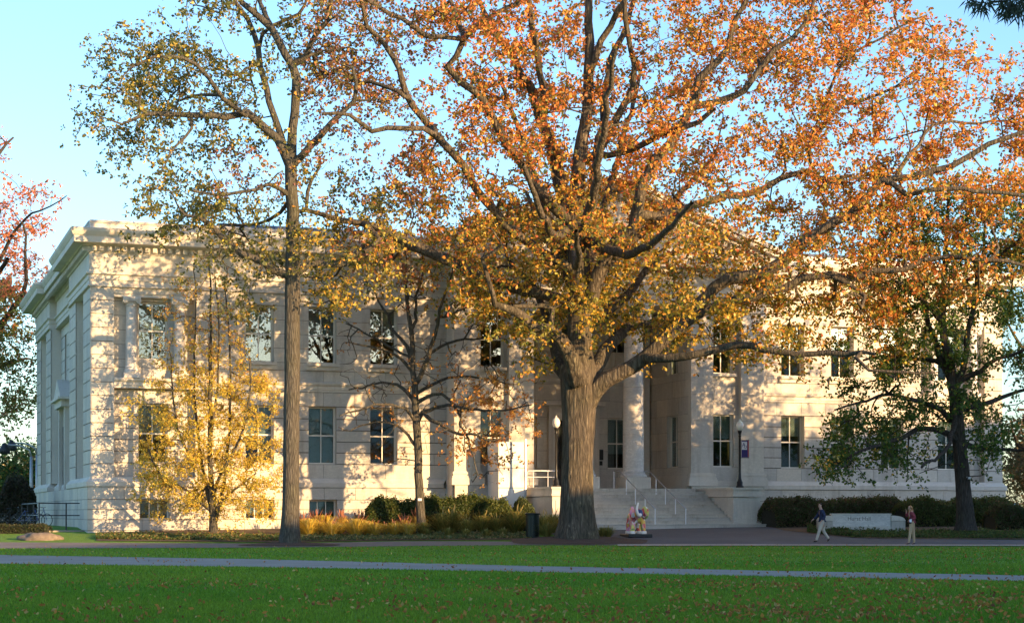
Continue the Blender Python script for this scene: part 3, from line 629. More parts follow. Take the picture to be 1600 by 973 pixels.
# ------------------------------------------------------------------ trees
def noise3(p, s):
    return (np.sin(p[:, 0] * s + 1.3) * np.sin(p[:, 1] * s * 1.1 + 2.1) + np.sin(p[:, 2] * s * .9 + p[:, 0] * s * .6) * np.cos(p[:, 1] * s * .7)) * .5
class Tree:
    def __init__(s, name, D, label, cat='tree', bark_='bark', group=None, seed=1):
        s.D = D; s.pos = []; s.par = []; s.rad = []; s.name = name; s.bark = bark_; s.rng = np.random.default_rng(seed)
        s.label = label; s.cat = cat; s.group = group; s.whorl = 6; s.asp = .30
    def limb(s, pts, d0=0, d1=0, step=.55, wob=.05):
        "pts: (px, py, radius px) in the photo; placed around depth D with offsets d0..d1"
        P = []
        n = len(pts)
        for i, (px, py, r) in enumerate(pts):
            f = i / (n - 1); d = s.D + d0 + (d1 - d0) * f; v = at(px, py, d); P.append((v.x, v.y, v.z, r * s.D / F))
        P = np.array(P)
        if s.pos:
            q = np.array(s.pos); j = int(np.argmin(((q - P[0, :3]) ** 2).sum(1)))
            base = np.array([*s.pos[j], min(s.rad[j], P[0, 3] * 1.15)])
            P = np.vstack([base[None], P[(1 if np.linalg.norm(base[:3] - P[0, :3]) < .5 else 0):]]); par = j
        else: par = -1
        Q = np.vstack([2 * P[0] - P[1], P, 2 * P[-1] - P[-2]]); out = []
        for i in range(1, len(Q) - 2):
            seg = max(1, int(np.linalg.norm(Q[i + 1, :3] - Q[i, :3]) / step))
            for k in range(seg):
                t_ = k / seg; a, b_, c, d = Q[i - 1], Q[i], Q[i + 1], Q[i + 2]
                out.append(.5 * ((2 * b_) + (-a + c) * t_ + (2 * a - 5 * b_ + 4 * c - d) * t_ ** 2 + (-a + 3 * b_ - 3 * c + d) * t_ ** 3))
        out.append(Q[-2]); out = np.array(out)
        for i, o in enumerate(out):
            if i == 0 and par >= 0: continue
            w = s.rng.normal(0, wob, 3) * (0 if (i == 0 or o[3] > .3) else 1)
            s.pos.append(tuple(o[:3] + w)); s.par.append(par); s.rad.append(max(.01, o[3])); par = len(s.pos) - 1
    def grow(s, att, step=.5, bias=.12, jit=.08, up=.25):
        n0 = len(s.pos); cap = n0 + len(att) * 14 + 100
        pos = np.zeros((cap, 3)); pos[:n0] = s.pos; plen = np.zeros(cap)
        for i in range(n0):
            if s.par[i] >= 0: plen[i] = plen[s.par[i]] + np.linalg.norm(pos[i] - pos[s.par[i]])
        dd = np.array([((pos[:n0] - a) ** 2).sum(1).min() for a in att]); n = n0; s.tips = []
        for k in np.argsort(dd):
            a = att[k]; d = np.sqrt(((pos[:n] - a) ** 2).sum(1)); j = int(np.argmin(d + bias * plen[:n])); L = d[j]
            if L < .05: s.tips.append(j); continue
            pj = pos[j]; par = s.par[j]; dirp = pj - pos[par] if par >= 0 else np.array([0, 0, 1.]); dirp = dirp / (np.linalg.norm(dirp) + 1e-6)
            c = pj + dirp * L * .3 + np.array([0, 0, up * L * .3]); m = max(1, int(L / step)); p = j
            if n + m > cap: break
            for q in range(1, m + 1):
                t_ = q / m; x = (1 - t_) ** 2 * pj + 2 * t_ * (1 - t_) * c + t_ * t_ * a
                if q < m: x = x + s.rng.normal(0, jit, 3)
                pos[n] = x; s.pos.append(tuple(x)); s.par.append(p); s.rad.append(0); plen[n] = plen[p] + np.linalg.norm(x - pos[p]); p = n; n += 1
            s.tips.append(p)
    def finish_radii(s, tip=.011, pw=2.4, fixed=True):
        n = len(s.pos); cnt = np.zeros(n); ch = np.zeros(n, int)
        for i in range(n):
            if s.par[i] >= 0: ch[s.par[i]] += 1
        for i in range(n - 1, -1, -1):
            if ch[i] == 0: cnt[i] += 1
            if s.par[i] >= 0: cnt[s.par[i]] += cnt[i]
        for i in range(n):
            if s.rad[i] == 0:
                r = tip * cnt[i] ** (1 / pw); p = s.par[i]; s.rad[i] = min(r, s.rad[p] * .85 if s.rad[p] > 0 else r)
    def trunk_mesh(s, flare=None, ridges=.0):
        n = len(s.pos); ch = [[] for _ in range(n)]; P = np.array(s.pos); Rr = np.array(s.rad)
        for i in range(n):
            if s.par[i] >= 0: ch[s.par[i]].append(i)
        V = []; Fc = []; b = 0; stack = [(0, -1)]
        while stack:
            i, par = stack.pop(); idx = ([par] if par >= 0 else []) + [i]; cur = i
            while ch[cur]:
                ks = sorted(ch[cur], key=lambda k: -Rr[k]); 
                for k in ks[1:]: stack.append((k, cur))
                cur = ks[0]; idx.append(cur)
            p = P[idx]; r = Rr[idx].copy()
            if par >= 0: r[0] = min(r[0], r[1] * 1.25 + .004)
            if len(p) < 2: continue
            mr = r.max(); k = 28 if mr > .45 else 14 if mr > .2 else 9 if mr > .08 else 6 if mr > .035 else 3
            T = np.gradient(p, axis=0); T /= np.linalg.norm(T, axis=1)[:, None] + 1e-9
            nn = np.cross(T[0], [0.3, 1, .2]); nn /= np.linalg.norm(nn) + 1e-9; N = []
            for t_ in T:
                nn = nn - t_ * nn.dot(t_); nn /= np.linalg.norm(nn) + 1e-9; N.append(nn)
            N = np.array(N); B = np.cross(T, N); an = np.arange(k) * 2 * math.pi / k
            rr = r[:, None] * np.ones(k)[None]
            if mr > .12:
                am = np.clip(r / .4, 0, 1)[:, None]
                rr = rr * (1 + am * (.05 * np.sin(an[None] * 5 + p[:, 2:3] * .35) + .035 * np.sin(an[None] * 9 + p[:, 2:3] * .6 + 1) + .03 * s.rng.normal(size=rr.shape)))
            if flare is not None and par < 0:
                z0, hgt, amt = flare; f_ = np.clip(1 - (p[:, 2] - z0) / hgt, 0, 1)[:, None] ** 2
                rr = rr * (1 + amt * f_ * (.8 + .5 * np.sin(an[None] * 5 + .8)))
            vv = p[:, None, :] + rr[:, :, None] * (N[:, None, :] * np.cos(an)[None, :, None] + B[:, None, :] * np.sin(an)[None, :, None])
            V.append(vv.reshape(-1, 3)); m = len(p)
            a = np.arange(m - 1)[:, None] * k + np.arange(k)[None]; a2 = np.arange(m - 1)[:, None] * k + (np.arange(k)[None] + 1) % k
            Fc.append(np.stack([a, a2, a2 + k, a + k], -1).reshape(-1, 4) + b); b += m * k
        return mesh(s.name + '_trunk', np.vstack(V), np.vstack(Fc), M[s.bark], True)
    def leaves(s, att, per, size, spread, pal_fn, droop=.25):
        "per: leaves per attractor (array or number)"
        per = np.broadcast_to(np.asarray(per), (len(att),)).astype(int); w = s.whorl
        nw = np.floor(per / w + s.rng.random(len(att))).astype(int)
        c = np.repeat(att, nw, 0); c = c + s.rng.normal(0, 1, c.shape) * np.array([spread, spread, spread * .8]); c0 = np.repeat(np.repeat(att, nw, 0), w, 0)
        c = np.repeat(c, w, 0); n = len(c); a = s.rng.normal(size=(n, 3)); a[:, 2] -= droop; a /= np.linalg.norm(a, axis=1)[:, None]
        s.LS = size * s.rng.uniform(.65, 1.3, n); s.LP = c + a * (s.LS * .62)[:, None]; s.LA = a; s.LCc = pal_fn(s.LP, s.rng, c0); s.droop = droop
        print(s.name, 'leaves', n, 'nodes', len(s.pos))
        return s
    def leaf_mesh(s):
        n = len(s.LP); r = s.rng
        a = s.LA
        b = np.cross(a, r.normal(size=(n, 3))); b /= np.linalg.norm(b, axis=1)[:, None] + 1e-9; c = np.cross(a, b)
        L = s.LS[:, None]
        p0 = s.LP - a * L * .5; p2 = s.LP + a * L * .5; p1 = s.LP + b * L * s.asp + c * L * .1 + a * L * .12; p3 = s.LP - b * L * s.asp + c * L * .1 + a * L * .12
        V = np.stack([p0, p1, p2, p3], 1).reshape(-1, 3)
        Fc = np.arange(n * 4).reshape(n, 4)[:, [0, 1, 2, 0, 2, 3]].reshape(-1, 3)
        return mesh(s.name + '_crown', V, Fc, M['leaf'], colors=np.repeat(s.LCc, 4, 0))
    def build(s, flare=None, crown=True, base=None):
        base = base or s.pos[0]
        o = empty(s.name, base, label=s.label, cat=s.cat, group=s.group); inv = tuple(-x for x in base)
        s.trunk_o = link('trunk', s.trunk_mesh(flare), o, inv)
        if crown: link('crown', s.leaf_mesh(), o, inv, kind='stuff')
        return o
def amap(rows, x0, y0, st, k, D, dep, r, sty=None, clump_=.75):
    "attractors from a coarse density map; dep(px,py)->half depth"
    sty = sty or st; out = []
    for j, row in enumerate(rows):
        for i, ch in enumerate(row):
            n = r.poisson(int(ch) * k) if ch != '0' else 0
            if not n: continue
            # clumps
            for q in range(n):
                px = x0 + st * (i + r.uniform(-.1, 1.1)); py = y0 + sty * (j + r.uniform(-.1, 1.1)); h = dep(px, py)
                d = D + np.clip(r.normal(0, .55), -1.1, 1.1) * h; v = at(px, py, d); out.append(tuple(v))
    out = np.array(out); cen = out[r.choice(len(out), max(4, len(out) // 6), replace=False)]
    for k_ in range(0, len(out), 400):
        q = out[k_:k_ + 400]; d = ((q[:, None] - cen[None]) ** 2).sum(-1); nn = cen[d.argmin(1)]; f = clump_ * np.exp(-np.sqrt(d.min(1)) / 2.5)[:, None]; out[k_:k_ + 400] = q + (nn - q) * f
    return out
def palette(cols, wts):
    cols = np.array(cols); wts = np.array(wts, float); wts /= wts.sum()
    def f(n, r): 
        c = cols[r.choice(len(cols), n, p=wts)] * r.uniform(.7, 1.3, (n, 1)); return c
    return f
ORG = [(.68, .25, .04), (.58, .18, .035), (.46, .11, .04), (.74, .36, .06), (.50, .27, .09)]
YEL = [(.72, .46, .05), (.62, .40, .05), (.70, .34, .05), (.40, .36, .05), (.75, .52, .09)]
GRN = [(.12, .16, .025), (.20, .21, .03), (.08, .11, .02), (.30, .27, .04), (.16, .12, .03)]
DGR = [(.04, .095, .018), (.07, .14, .022), (.10, .18, .025), (.03, .06, .015), (.17, .19, .03)]
MAU = [(.34, .13, .08), (.24, .10, .06), (.38, .20, .09), (.20, .15, .05)]
def px_of(P): return 800 + F * P[:, 0] / P[:, 1], 800 - F * (P[:, 2] - EYE) / P[:, 1]

# --- the big oak
T = Tree('oak_tree', 82, 'huge spreading oak with orange and gold leaves and a thick flared trunk', seed=3)
T.limb([(903, 853, 31), (903, 835, 30), (903, 815, 27.5), (902, 780, 25.5), (902, 740, 24.8), (903, 700, 24.5), (904, 650, 25.5), (905, 615, 28), (904, 590, 28), (904, 570, 24), (905, 545, 19), (905, 500, 18), (905, 450, 17), (903, 400, 16), (900, 350, 15), (899, 314, 13), (903, 280, 11), (905, 252, 10.5), (912, 215, 9.5), (916, 196, 9), (919, 140, 8.5), (922, 87, 7.5), (919, 35, 6.5), (921, -10, 5.5), (925, -70, 4)])
T.limb([(902, 590, 16), (893, 560, 12), (884, 543, 11), (876, 530, 9.5), (858, 518, 8.5), (832, 508, 8), (815, 495, 7), (800, 484, 6.5), (785, 478, 5.5), (772, 474, 4.5), (771, 456, 3.8), (762, 436, 3.4), (753, 404, 3), (776, 393, 2.6), (785, 380, 2)], -1, -5)
T.limb([(895, 600, 20), (878, 575, 13), (872, 550, 11), (862, 520, 8), (845, 480, 6), (830, 440, 5), (800, 420, 4)], 0, 4)
T.limb([(865, 481, 4), (830, 481, 3.5), (800, 478, 3)], -2, -3)
T.limb([(902, 480, 9), (895, 420, 11), (886, 360, 11), (884, 332, 11), (870, 262, 10.5), (860, 224, 9.5), (846, 189, 8.5), (835, 157, 7.5), (814, 115, 6.5), (797, 84, 6), (776, 56, 5), (755, 20, 4), (740, -20, 3)], 1, 3)
T.limb([(853, 190, 6), (851, 168, 5.5), (846, 115, 5.2), (837, 63, 5), (825, 7, 4), (815, -40, 3)], 2, 0)
T.limb([(925, 122, 5), (940, 63, 5), (965, 21, 4.5), (985, -20, 3.5), (1000, -60, 2.5)], 0, -2)
T.limb([(905, 400, 8), (925, 300, 7), (933, 238, 6.5), (940, 196, 6), (944, 150, 6), (954, 98, 5.5), (972, 59, 4.5), (986, 14, 4), (1000, -30, 3)], 1, 4)
T.limb([(933, 240, 6), (948, 215, 6), (965, 185, 6), (986, 140, 5), (989, 105, 4), (979, 52, 4), (975, 0, 3.5), (972, -40, 3)], 0, -3)
T.limb([(935, 250, 5), (951, 245, 5), (1014, 220, 5), (1050, 203, 4.5), (1090, 190, 4), (1116, 170, 3.5)], 0, -4)
T.limb([(915, 500, 14), (924, 462, 12), (932, 436, 11), (942, 410, 10.5), (954, 390, 10.5), (970, 372, 10), (985, 360, 10), (997, 342, 9.5), (1001, 310, 8.5), (1003, 286, 8), (1024, 251, 7.5), (1050, 224, 7), (1062, 203, 6.5), (1078, 168, 6.5), (1095, 122, 6), (1137, 77, 5), (1144, 35, 4), (1169, 0, 3.2), (1185, -40, 2.5)], 0, -4)
T.limb([(1082, 170, 5), (1116, 159, 5), (1150, 150, 5), (1162, 145, 5), (1172, 126, 4.5), (1207, 80, 4), (1239, 59, 3.5), (1260, 31, 3), (1274, 0, 2.5), (1285, -30, 2)], -3, -5)
T.limb([(1000, 338, 8), (1025, 334, 7.5), (1050, 331, 7), (1088, 320, 6.5), (1120, 312, 6), (1155, 306, 5.5), (1190, 299, 5), (1218, 280, 4.6), (1260, 269, 4), (1277, 278, 3.4), (1330, 276, 3), (1360, 282, 2.5)], -1, 3)
T.limb([(930, 500, 10), (946, 485, 9), (960, 476, 8), (980, 462, 7), (994, 448, 6), (1010, 420, 5), (1040, 400, 4), (1070, 390, 3)], 2, 5)
T.limb([(916, 600, 16), (930, 580, 12), (940, 560, 11), (946, 546, 10.5), (957, 533, 9.5), (969, 524, 8.5), (983, 512, 8), (1002, 504, 7), (1019, 508, 6), (1045, 500, 5), (1080, 490, 4)], 0, 4)
T.limb([(910, 640, 17), (929, 610, 15), (945, 594, 13.5), (957, 588, 12.5), (986, 574, 11.5), (1008, 558, 11), (1025, 543, 10.5), (1047, 524, 10), (1061, 508, 9.5), (1080, 485, 9.5), (1102, 463, 9.5), (1118, 448, 9.5), (1137, 438, 9.5), (1165, 433, 9.5), (1190, 427, 9.5), (1212, 415, 9), (1225, 407, 8.5), (1253, 379, 8), (1275, 364, 7.5), (1295, 355, 7.5), (1330, 334, 7), (1357, 306, 6), (1378, 285, 5.5), (1400, 278, 5), (1434, 273, 4.8), (1487, 259, 4.5), (1518, 241, 4.2), (1546, 224, 3.8), (1595, 210, 3.2), (1640, 195, 2.5)], 0, -4)
T.limb([(1005, 562, 8), (1019, 560, 7), (1045, 559, 6.5), (1067, 557, 6.3), (1109, 549, 6), (1149, 539, 5.8), (1175, 541, 5.5), (1194, 546, 5), (1250, 553, 4.5), (1290, 552, 4), (1324, 555, 3.8), (1347, 549, 3), (1369, 552, 2.4)], -1, -6, wob=.02)
T.limb([(1335, 556, 3), (1345, 560, 2.6), (1358, 577, 2.3), (1392, 583, 2), (1459, 580, 1.5)], -6, -7)
T.limb([(1055, 512, 8), (1090, 490, 7), (1120, 478, 6.8), (1150, 467, 6.8), (1200, 457, 6.5), (1229, 448, 6.2), (1257, 434, 6), (1296, 430, 5.8), (1333, 434, 5.2), (1369, 425, 4.6), (1417, 417, 4), (1445, 408, 3.6), (1487, 403, 3.3), (1544, 404, 3), (1600, 414, 2.5), (1640, 420, 2)], -1, -3)
T.limb([(1307, 433, 4), (1330, 449, 3.8), (1350, 462, 3.4), (1344, 476, 2.6)], -2, -3)
T.limb([(1380, 290, 4.5), (1395, 290, 4.5), (1417, 304, 4), (1445, 297, 3.6), (1504, 297, 3.2), (1600, 307, 2.5), (1650, 312, 2)], -3, -5)
T.limb([(1390, 278, 3.5), (1420, 245, 3.4), (1434, 227, 3), (1459, 196, 2.6), (1487, 189, 2.3), (1530, 195, 2)], -3, 0)
T.limb([(1277, 278, 3.4), (1265, 225, 3), (1295, 185, 3), (1320, 165, 2.7), (1360, 150, 2.4), (1420, 130, 2)], 3, 2)
T.limb([(1290, 186, 2.7), (1291, 150, 2.5), (1305, 115, 2.3), (1330, 85, 2.1), (1380, 60, 1.8), (1430, 30, 1.4)], 3, 1)
T.limb([(890, 420, 8), (850, 395, 7.5), (790, 350, 7), (758, 314, 6.5), (724, 259, 6), (689, 217, 5.8), (657, 182, 5.2), (633, 147, 5), (622, 108, 4.4), (601, 66, 4), (577, 42, 3.6), (570, 17, 3), (560, -15, 2.5)], 0, -5)
T.limb([(680, 212, 4.5), (660, 202, 4), (640, 199, 4), (605, 200, 3.8), (584, 203, 3.6), (560, 190, 3.2), (545, 182, 2.8), (500, 178, 2.2)], -4, -6)
T.limb([(633, 150, 3.5), (598, 133, 3), (563, 129, 2.6), (540, 120, 2)], -4, -2)
T.limb([(885, 350, 9), (863, 325, 8.5), (839, 290, 8), (814, 255, 7.2), (790, 224, 7), (776, 192, 6.5), (752, 157, 6), (717, 129, 5.5), (696, 106, 5), (712, 88, 4.6), (724, 63, 4.6), (745, 45, 4.2), (776, 21, 3.6), (814, 2, 3), (840, -20, 2.5)], 0, -3)
T.limb([(720, 68, 4), (718, 31, 3.5), (706, 0, 3), (700, -30, 2.5)], -2, -1)
T.limb([(712, 60, 3.5), (690, 62, 3.5), (664, 56, 3.8), (645, 42, 3.6), (629, 28, 3.4), (584, 5, 3), (560, -10, 2.5)], -3, -5)
T.limb([(893, 480, 9), (860, 462, 9), (800, 448, 9), (760, 436, 8.5), (724, 420, 8.5), (689, 400, 8.5), (660, 392, 8.5), (640, 385, 8), (612, 366, 7.5), (590, 356, 6), (570, 351, 5), (530, 343, 4), (500, 334, 3.5), (470, 325, 3)], 0, -3)
T.limb([(575, 352, 4), (590, 372, 3.4), (585, 385, 3), (570, 392, 2.5)], -3, -4)
for i, (x1, y1, d1) in enumerate([(780, 120, 9), (1000, 120, 10), (1120, 240, 9), (820, 300, 8), (960, 80, -9), (1080, 320, -9), (820, 260, -8), (900, 360, -8)]):
    T.limb([(905, 480 - 20 * i, 8), ((905 + x1) / 2, (430 + y1) / 2 + 20, 6), (x1, y1, 3)], 0, d1)
rows = ['555566666655555777777754000000', '555566666655555777777754000000', '445666665534447777777750000000', '333455665644257677756543310000', '443323665654467667655345773200',
'332102666654566535663566776655', '222224666544566435775456646655', '112456655545677666665666556655', '135777666666777545566777655655', '466676677777788752257777766555',
'466666777888888764467776543333', '245677888888888777777766544332', '014567889987777777777776543332', '001236789997667876677765320000', '000001578985457775445762000000', '000000025212323443442331000000', '000000003200200004400010000000']
def dep_big(px, py): return 8.5 * math.sqrt(max(.08, 1 - ((px - 1000) / 720) ** 2)) * (1 if py < 420 else .75)
att = amap(rows, 500, -80, 40, 1.25, 83.9, dep_big, T.rng)
T.grow(att, .5, .10, .07, .2); T.finish_radii(.021, 2.4)
def pal_big(P, r, c):
    px, py = px_of(P); n = len(P)
    o = palette(ORG, [4, 3, 2, 3, 1])(n, r); y = palette(YEL, [3, 3, 3, 2, 2])(n, r); g = palette(GRN, [2, 3, 1, 3, 1])(n, r); m = palette(MAU, [2, 1, 2, 1])(n, r)
    nz = noise3(c, .55) * .35 + noise3(c[:, ::-1], 1.7) * .2
    ylw = np.clip((py - 230) / 260, 0, 1) * np.clip(1.15 - abs(px - 930) / 620, 0.15, 1) + nz
    k = r.random(n); out = o.copy(); s1 = k < ylw * .95 + .08; out[s1] = y[s1]
    gr = .16 + .25 * np.clip(noise3(c, .8), 0, 1) + (.26 * np.clip((py - 280) / 200, 0, 1)); k2 = r.random(n) < gr; out[k2] = g[k2]
    ml = (px < 660) & (r.random(n) < .55); out[ml] = m[ml]
    return out * r.uniform(.8, 1.1, (n, 1))
pxa, pya = px_of(att); T.leaves(att, np.where(pxa < 650, 38, 60), .185, .34, pal_big).build(flare=(gz(82), 1.8, .22))

# --- slim tall tree on the left
T = Tree('tall_tree', 79, 'tall slim tree with a straight bare trunk in a mulch ring', bark_='bark2', seed=5)
T.limb([(453, 856, 16), (453, 845, 15.5), (454, 800, 13.5), (455, 740, 12.8), (455, 680, 12.5), (456, 600, 12.2), (456, 520, 12), (457, 440, 11.8), (458, 400, 11), (458, 330, 10), (456, 290, 9.5), (455, 258, 9.5), (456, 225, 7.5), (461, 175, 7), (463, 122, 7), (455, 100, 6.5), (444, 84, 6.2), (425, 45, 5.6), (402, 25, 5), (377, 5, 4.4), (360, -30, 3.5)], wob=.02)
T.limb([(452, 252, 8), (433, 217, 6.5), (402, 192, 6.5), (384, 176, 6), (365, 180, 5.5), (350, 186, 5), (335, 184, 5), (297, 183, 4.4), (262, 178, 3.8), (227, 176, 3), (205, 188, 2.4), (192, 196, 1.8)], 0, -2)
T.limb([(447, 240, 6), (438, 210, 5.5), (428, 180, 5.4), (418, 140, 5), (411, 105, 4.8), (402, 73, 4.5), (388, 35, 4), (370, 5, 3.4), (360, -30, 2.8)], 0, 2)
T.limb([(464, 110, 5), (475, 85, 4.5), (489, 63, 4), (500, 50, 3.8), (507, 38, 3.4), (517, 0, 3), (522, -30, 2.5)], 0, -2)
T.limb([(403, 80, 3), (410, 55, 3), (423, 40, 3), (445, 30, 2.8), (465, 24, 2.8), (475, 8, 2.4), (480, -10, 2)], 2, 1)
T.limb([(423, 42, 4), (412, 18, 3.5), (400, -10, 3)], 0, 2)
T.limb([(456, 255, 7), (472, 245, 6), (489, 227, 5.5), (505, 208, 5), (517, 194, 4.5), (538, 172, 4), (555, 158, 3.5), (557, 130, 3), (553, 110, 2.5)], 0, -2)
T.limb([(384, 178, 4), (365, 168, 3.8), (349, 154, 3.6), (328, 126, 3.3), (307, 101, 3), (290, 90, 2.8), (273, 87, 2.6), (238, 88, 2.2), (210, 105, 1.8)], -1, -3)
T.limb([(348, 152, 3), (332, 148, 2.6), (300, 152, 2.3), (275, 156, 2)], -1, 1)
T.limb([(310, 186, 2.6), (302, 200, 2.4), (290, 217, 2.1), (272, 240, 1.8), (259, 252, 1.5)], -1, -2)
T.limb([(457, 432, 8), (446, 430, 6.5), (430, 421, 6), (417, 412, 5.6), (400, 402, 5.4), (374, 395, 5.2), (358, 383, 5), (345, 370, 4.5), (331, 349, 3.5), (310, 340, 3), (290, 335, 2.4)], 0, -2)
T.limb([(457, 430, 8), (470, 421, 7), (483, 413, 6.4), (505, 411, 6.2), (527, 412, 6), (540, 407, 5.5), (552, 402, 4.5), (560, 390, 3.5), (570, 384, 3), (590, 376, 2.5), (592, 360, 2)], 0, 1)
T.limb([(456, 318, 4), (440, 335, 3), (420, 345, 2.6), (380, 350, 2.2), (350, 352, 1.8)], 0, 2)
T.limb([(457, 325, 4), (480, 328, 3.5), (483, 300, 3), (486, 280, 2.6), (500, 262, 2.2), (498, 245, 1.8)], 0, -1)
T.limb([(455, 300, 4), (420, 290, 3), (380, 300, 2.6), (340, 305, 2.3), (300, 300, 2)], 0, -3)
rows = ['0012334444432', '0002331224432', '1354421235432', '3565553345432', '1566555334321', '3556642212211', '2554421111100', '0144433312100', '0145665422233', '0045554323443', '0023322334453', '0001112344552', '0000012212432', '0000001100100']
att = amap(rows, 120, -40, 40, 1.8, 80, lambda x, y: 5.0, T.rng)
T.grow(att, .45, .10, .06, .15); T.finish_radii(.02, 2.4)
def pal_left(P, r, c):
    px, py = px_of(P); n = len(P); g = palette([(.13, .14, .03), (.18, .17, .04), (.09, .11, .025), (.36, .28, .05), (.13, .09, .04)], [3, 3, 3, 1, 1])(n, r); m = palette(MAU, [2, 2, 2, 1])(n, r); y = palette(YEL, [1, 1, 1, 2, 1])(n, r)
    k = r.random(n); out = g; q = ((px > 470) & (py < 260) | (abs(px - 400) < 70) & (py < 310) & (py > 230)) & (k < .6); out[q] = m[q]; q = (k > .86) | ((py > 330) & (px > 470) & (k > .45)); out[q] = y[q]; return out
T.leaves(att, 42, .17, .33, pal_left).build(flare=(gz(79), 1.2, .22))

# --- yellow multi-stem tree by the left wing
T = Tree('young_tree', 85.6, 'small multi-stemmed tree with fine bright yellow leaves close to the left wing wall', bark_='bark2', seed=8)
T.limb([(334, 832, 7), (334, 822, 6.5), (333, 800, 6), (331, 780, 5.2), (329, 740, 4), (328, 690, 3.6), (329, 640, 3.2), (328, 580, 2.8), (330, 520, 2.2), (328, 460, 1.6), (326, 400, 1)], wob=.02)
for pts in ([(336, 815, 4), (342, 790, 3.4), (352, 740, 2.6), (358, 680, 2.2), (360, 600, 1.8), (358, 520, 1.4), (350, 440, 1)], [(331, 800, 3.5), (322, 760, 3), (312, 700, 2.4), (305, 640, 2), (304, 560, 1.6), (306, 480, 1.1), (304, 420, .8)],
            [(333, 780, 3), (345, 740, 2.4), (372, 690, 2), (390, 620, 1.6), (392, 560, 1.2)], [(331, 770, 3), (310, 735, 2.2), (285, 690, 1.8), (272, 630, 1.4), (268, 560, 1)],
            [(334, 790, 2.6), (365, 765, 2), (400, 740, 1.5)], [(331, 790, 2.6), (290, 765, 2), (250, 740, 1.5), (232, 700, 1)], [(330, 700, 2), (340, 600, 1.6), (342, 500, 1.2), (336, 430, .8)]):
    T.limb(pts, 0, random.uniform(-1.5, 1.5), wob=.02)
rows = ['01122100', '01233200', '01344210', '02455310', '02455420', '03555542', '14667753', '14777753', '25777764', '27888875', '38888886', '26888887', '03446774', '00011100']
att = amap(rows, 200, 420, 30, 2.4, 85.6, lambda x, y: 1.9, T.rng)
T.grow(att, .3, .10, .03, .3); T.finish_radii(.012, 2.3)
def pal_y(P, r, c):
    px, py = px_of(P); n = len(P); y = palette([(.72, .55, .06), (.80, .60, .12), (.55, .42, .05), (.35, .33, .05), (.62, .36, .07)], [3, 3, 2, 2, 1])(n, r); o = palette([(.66, .34, .10), (.55, .25, .10), (.7, .45, .12)], [1, 1, 1])(n, r)
    q = r.random(n) < np.clip((620 - py) / 260, 0, .6); y[q] = o[q]; return y
py_ = px_of(att)[1]
T.leaves(att, np.where(py_ < 560, 24, 46), .098, .21, pal_y).build(flare=(gz(85.6), .8, .3), base=(att[0][0] * 0 + (334 - 800) * 85.6 / F, 85.6, gz(85.6)))

# --- nearly bare small tree
T = Tree('bare_tree', 86, 'nearly bare small tree with thin twigs and few rusty leaves before the hedge', bark_='bark2', seed=12)
T.limb([(658, 832, 8), (658, 815, 7.2), (656, 780, 6.8), (654, 740, 6.4), (653, 700, 6.2), (651, 660, 6), (649, 630, 5.6), (648, 600, 5), (645, 580, 4.4), (644, 540, 4), (642, 515, 3.6), (638, 490, 3.2), (634, 449, 2.6), (630, 415, 2), (623, 398, 1.4)], wob=.01)
for pts, d in (([(651, 606, 4.5), (656, 590, 4), (663, 573, 3.6), (670, 556, 3.4), (679, 527, 3), (684, 505, 2.6), (688, 484, 2.3), (694, 460, 2), (700, 444, 1.6), (706, 425, 1.1)], -1.5), ([(645, 580, 3.5), (636, 540, 3), (625, 528, 2.6), (613, 516, 2.3), (601, 484, 2), (590, 470, 1.6), (584, 452, 1.2), (575, 440, .9)], 1.5),
    ([(644, 520, 3), (648, 500, 2.6), (650, 464, 2.2), (658, 441, 1.8), (664, 420, 1.3)], .5), ([(643, 575, 3), (625, 560, 2.4), (600, 545, 2), (570, 540, 1.5), (545, 535, 1)], -1), ([(682, 500, 1.8), (705, 492, 1.6), (730, 480, 1.2)], -1.5),
    ([(660, 645, 3.6), (675, 655, 3), (700, 670, 2.6), (722, 680, 2.4), (735, 678, 2), (770, 690, 1.3)], -2.5), ([(652, 620, 3), (690, 615, 2.4), (715, 640, 2.2), (722, 665, 1.8), (735, 700, 1.4), (745, 740, 1)], -2),
    ([(652, 660, 3), (635, 640, 2.4), (600, 632, 2), (560, 640, 1.6), (530, 650, 1)], -2), ([(652, 700, 2.4), (620, 665, 2), (590, 660, 1.6), (550, 668, 1)], 1), ([(650, 620, 3), (620, 600, 2.4), (585, 600, 1.8), (545, 610, 1.2)], 2), ([(652, 620, 3), (700, 590, 2.2), (750, 590, 1.6), (800, 600, 1)], 1),
    ([(668, 555, 2.6), (700, 535, 2.2), (740, 530, 1.6), (775, 525, 1)], 1.5), ([(655, 640, 2.8), (700, 632, 2.4), (745, 640, 2), (790, 640, 1.4), (830, 632, .9)], -3), ([(645, 560, 2.2), (615, 545, 2), (570, 520, 1.5), (540, 505, 1)], 2)):
    T.limb(pts, 0, d, .35, .03)
rows = ['00122100', '01222210', '12222210', '12222221', '12223221', '12332332', '12322343', '01112332', '00011210']
att = amap(rows, 520, 400, 40, 4.5, 86, lambda x, y: 2.6, T.rng)
T.grow(att, .3, .05, .05, .1); T.finish_radii(.021, 2.8)
px, py = px_of(att); dens = np.where((px > 690) & (py > 590) & (py < 720), 32, 3); dens = np.where((px > 800) & (py > 590), 14, dens); dens[T.rng.random(len(att)) < .35] //= 2
def pal_b(P, r, c): return palette([(.55, .26, .06), (.6, .36, .08), (.45, .18, .06), (.35, .22, .06)], [3, 2, 2, 1])(len(P), r)
o = T.leaves(att, dens, .13, .26, pal_b).build(flare=(gz(86), .7, .2))
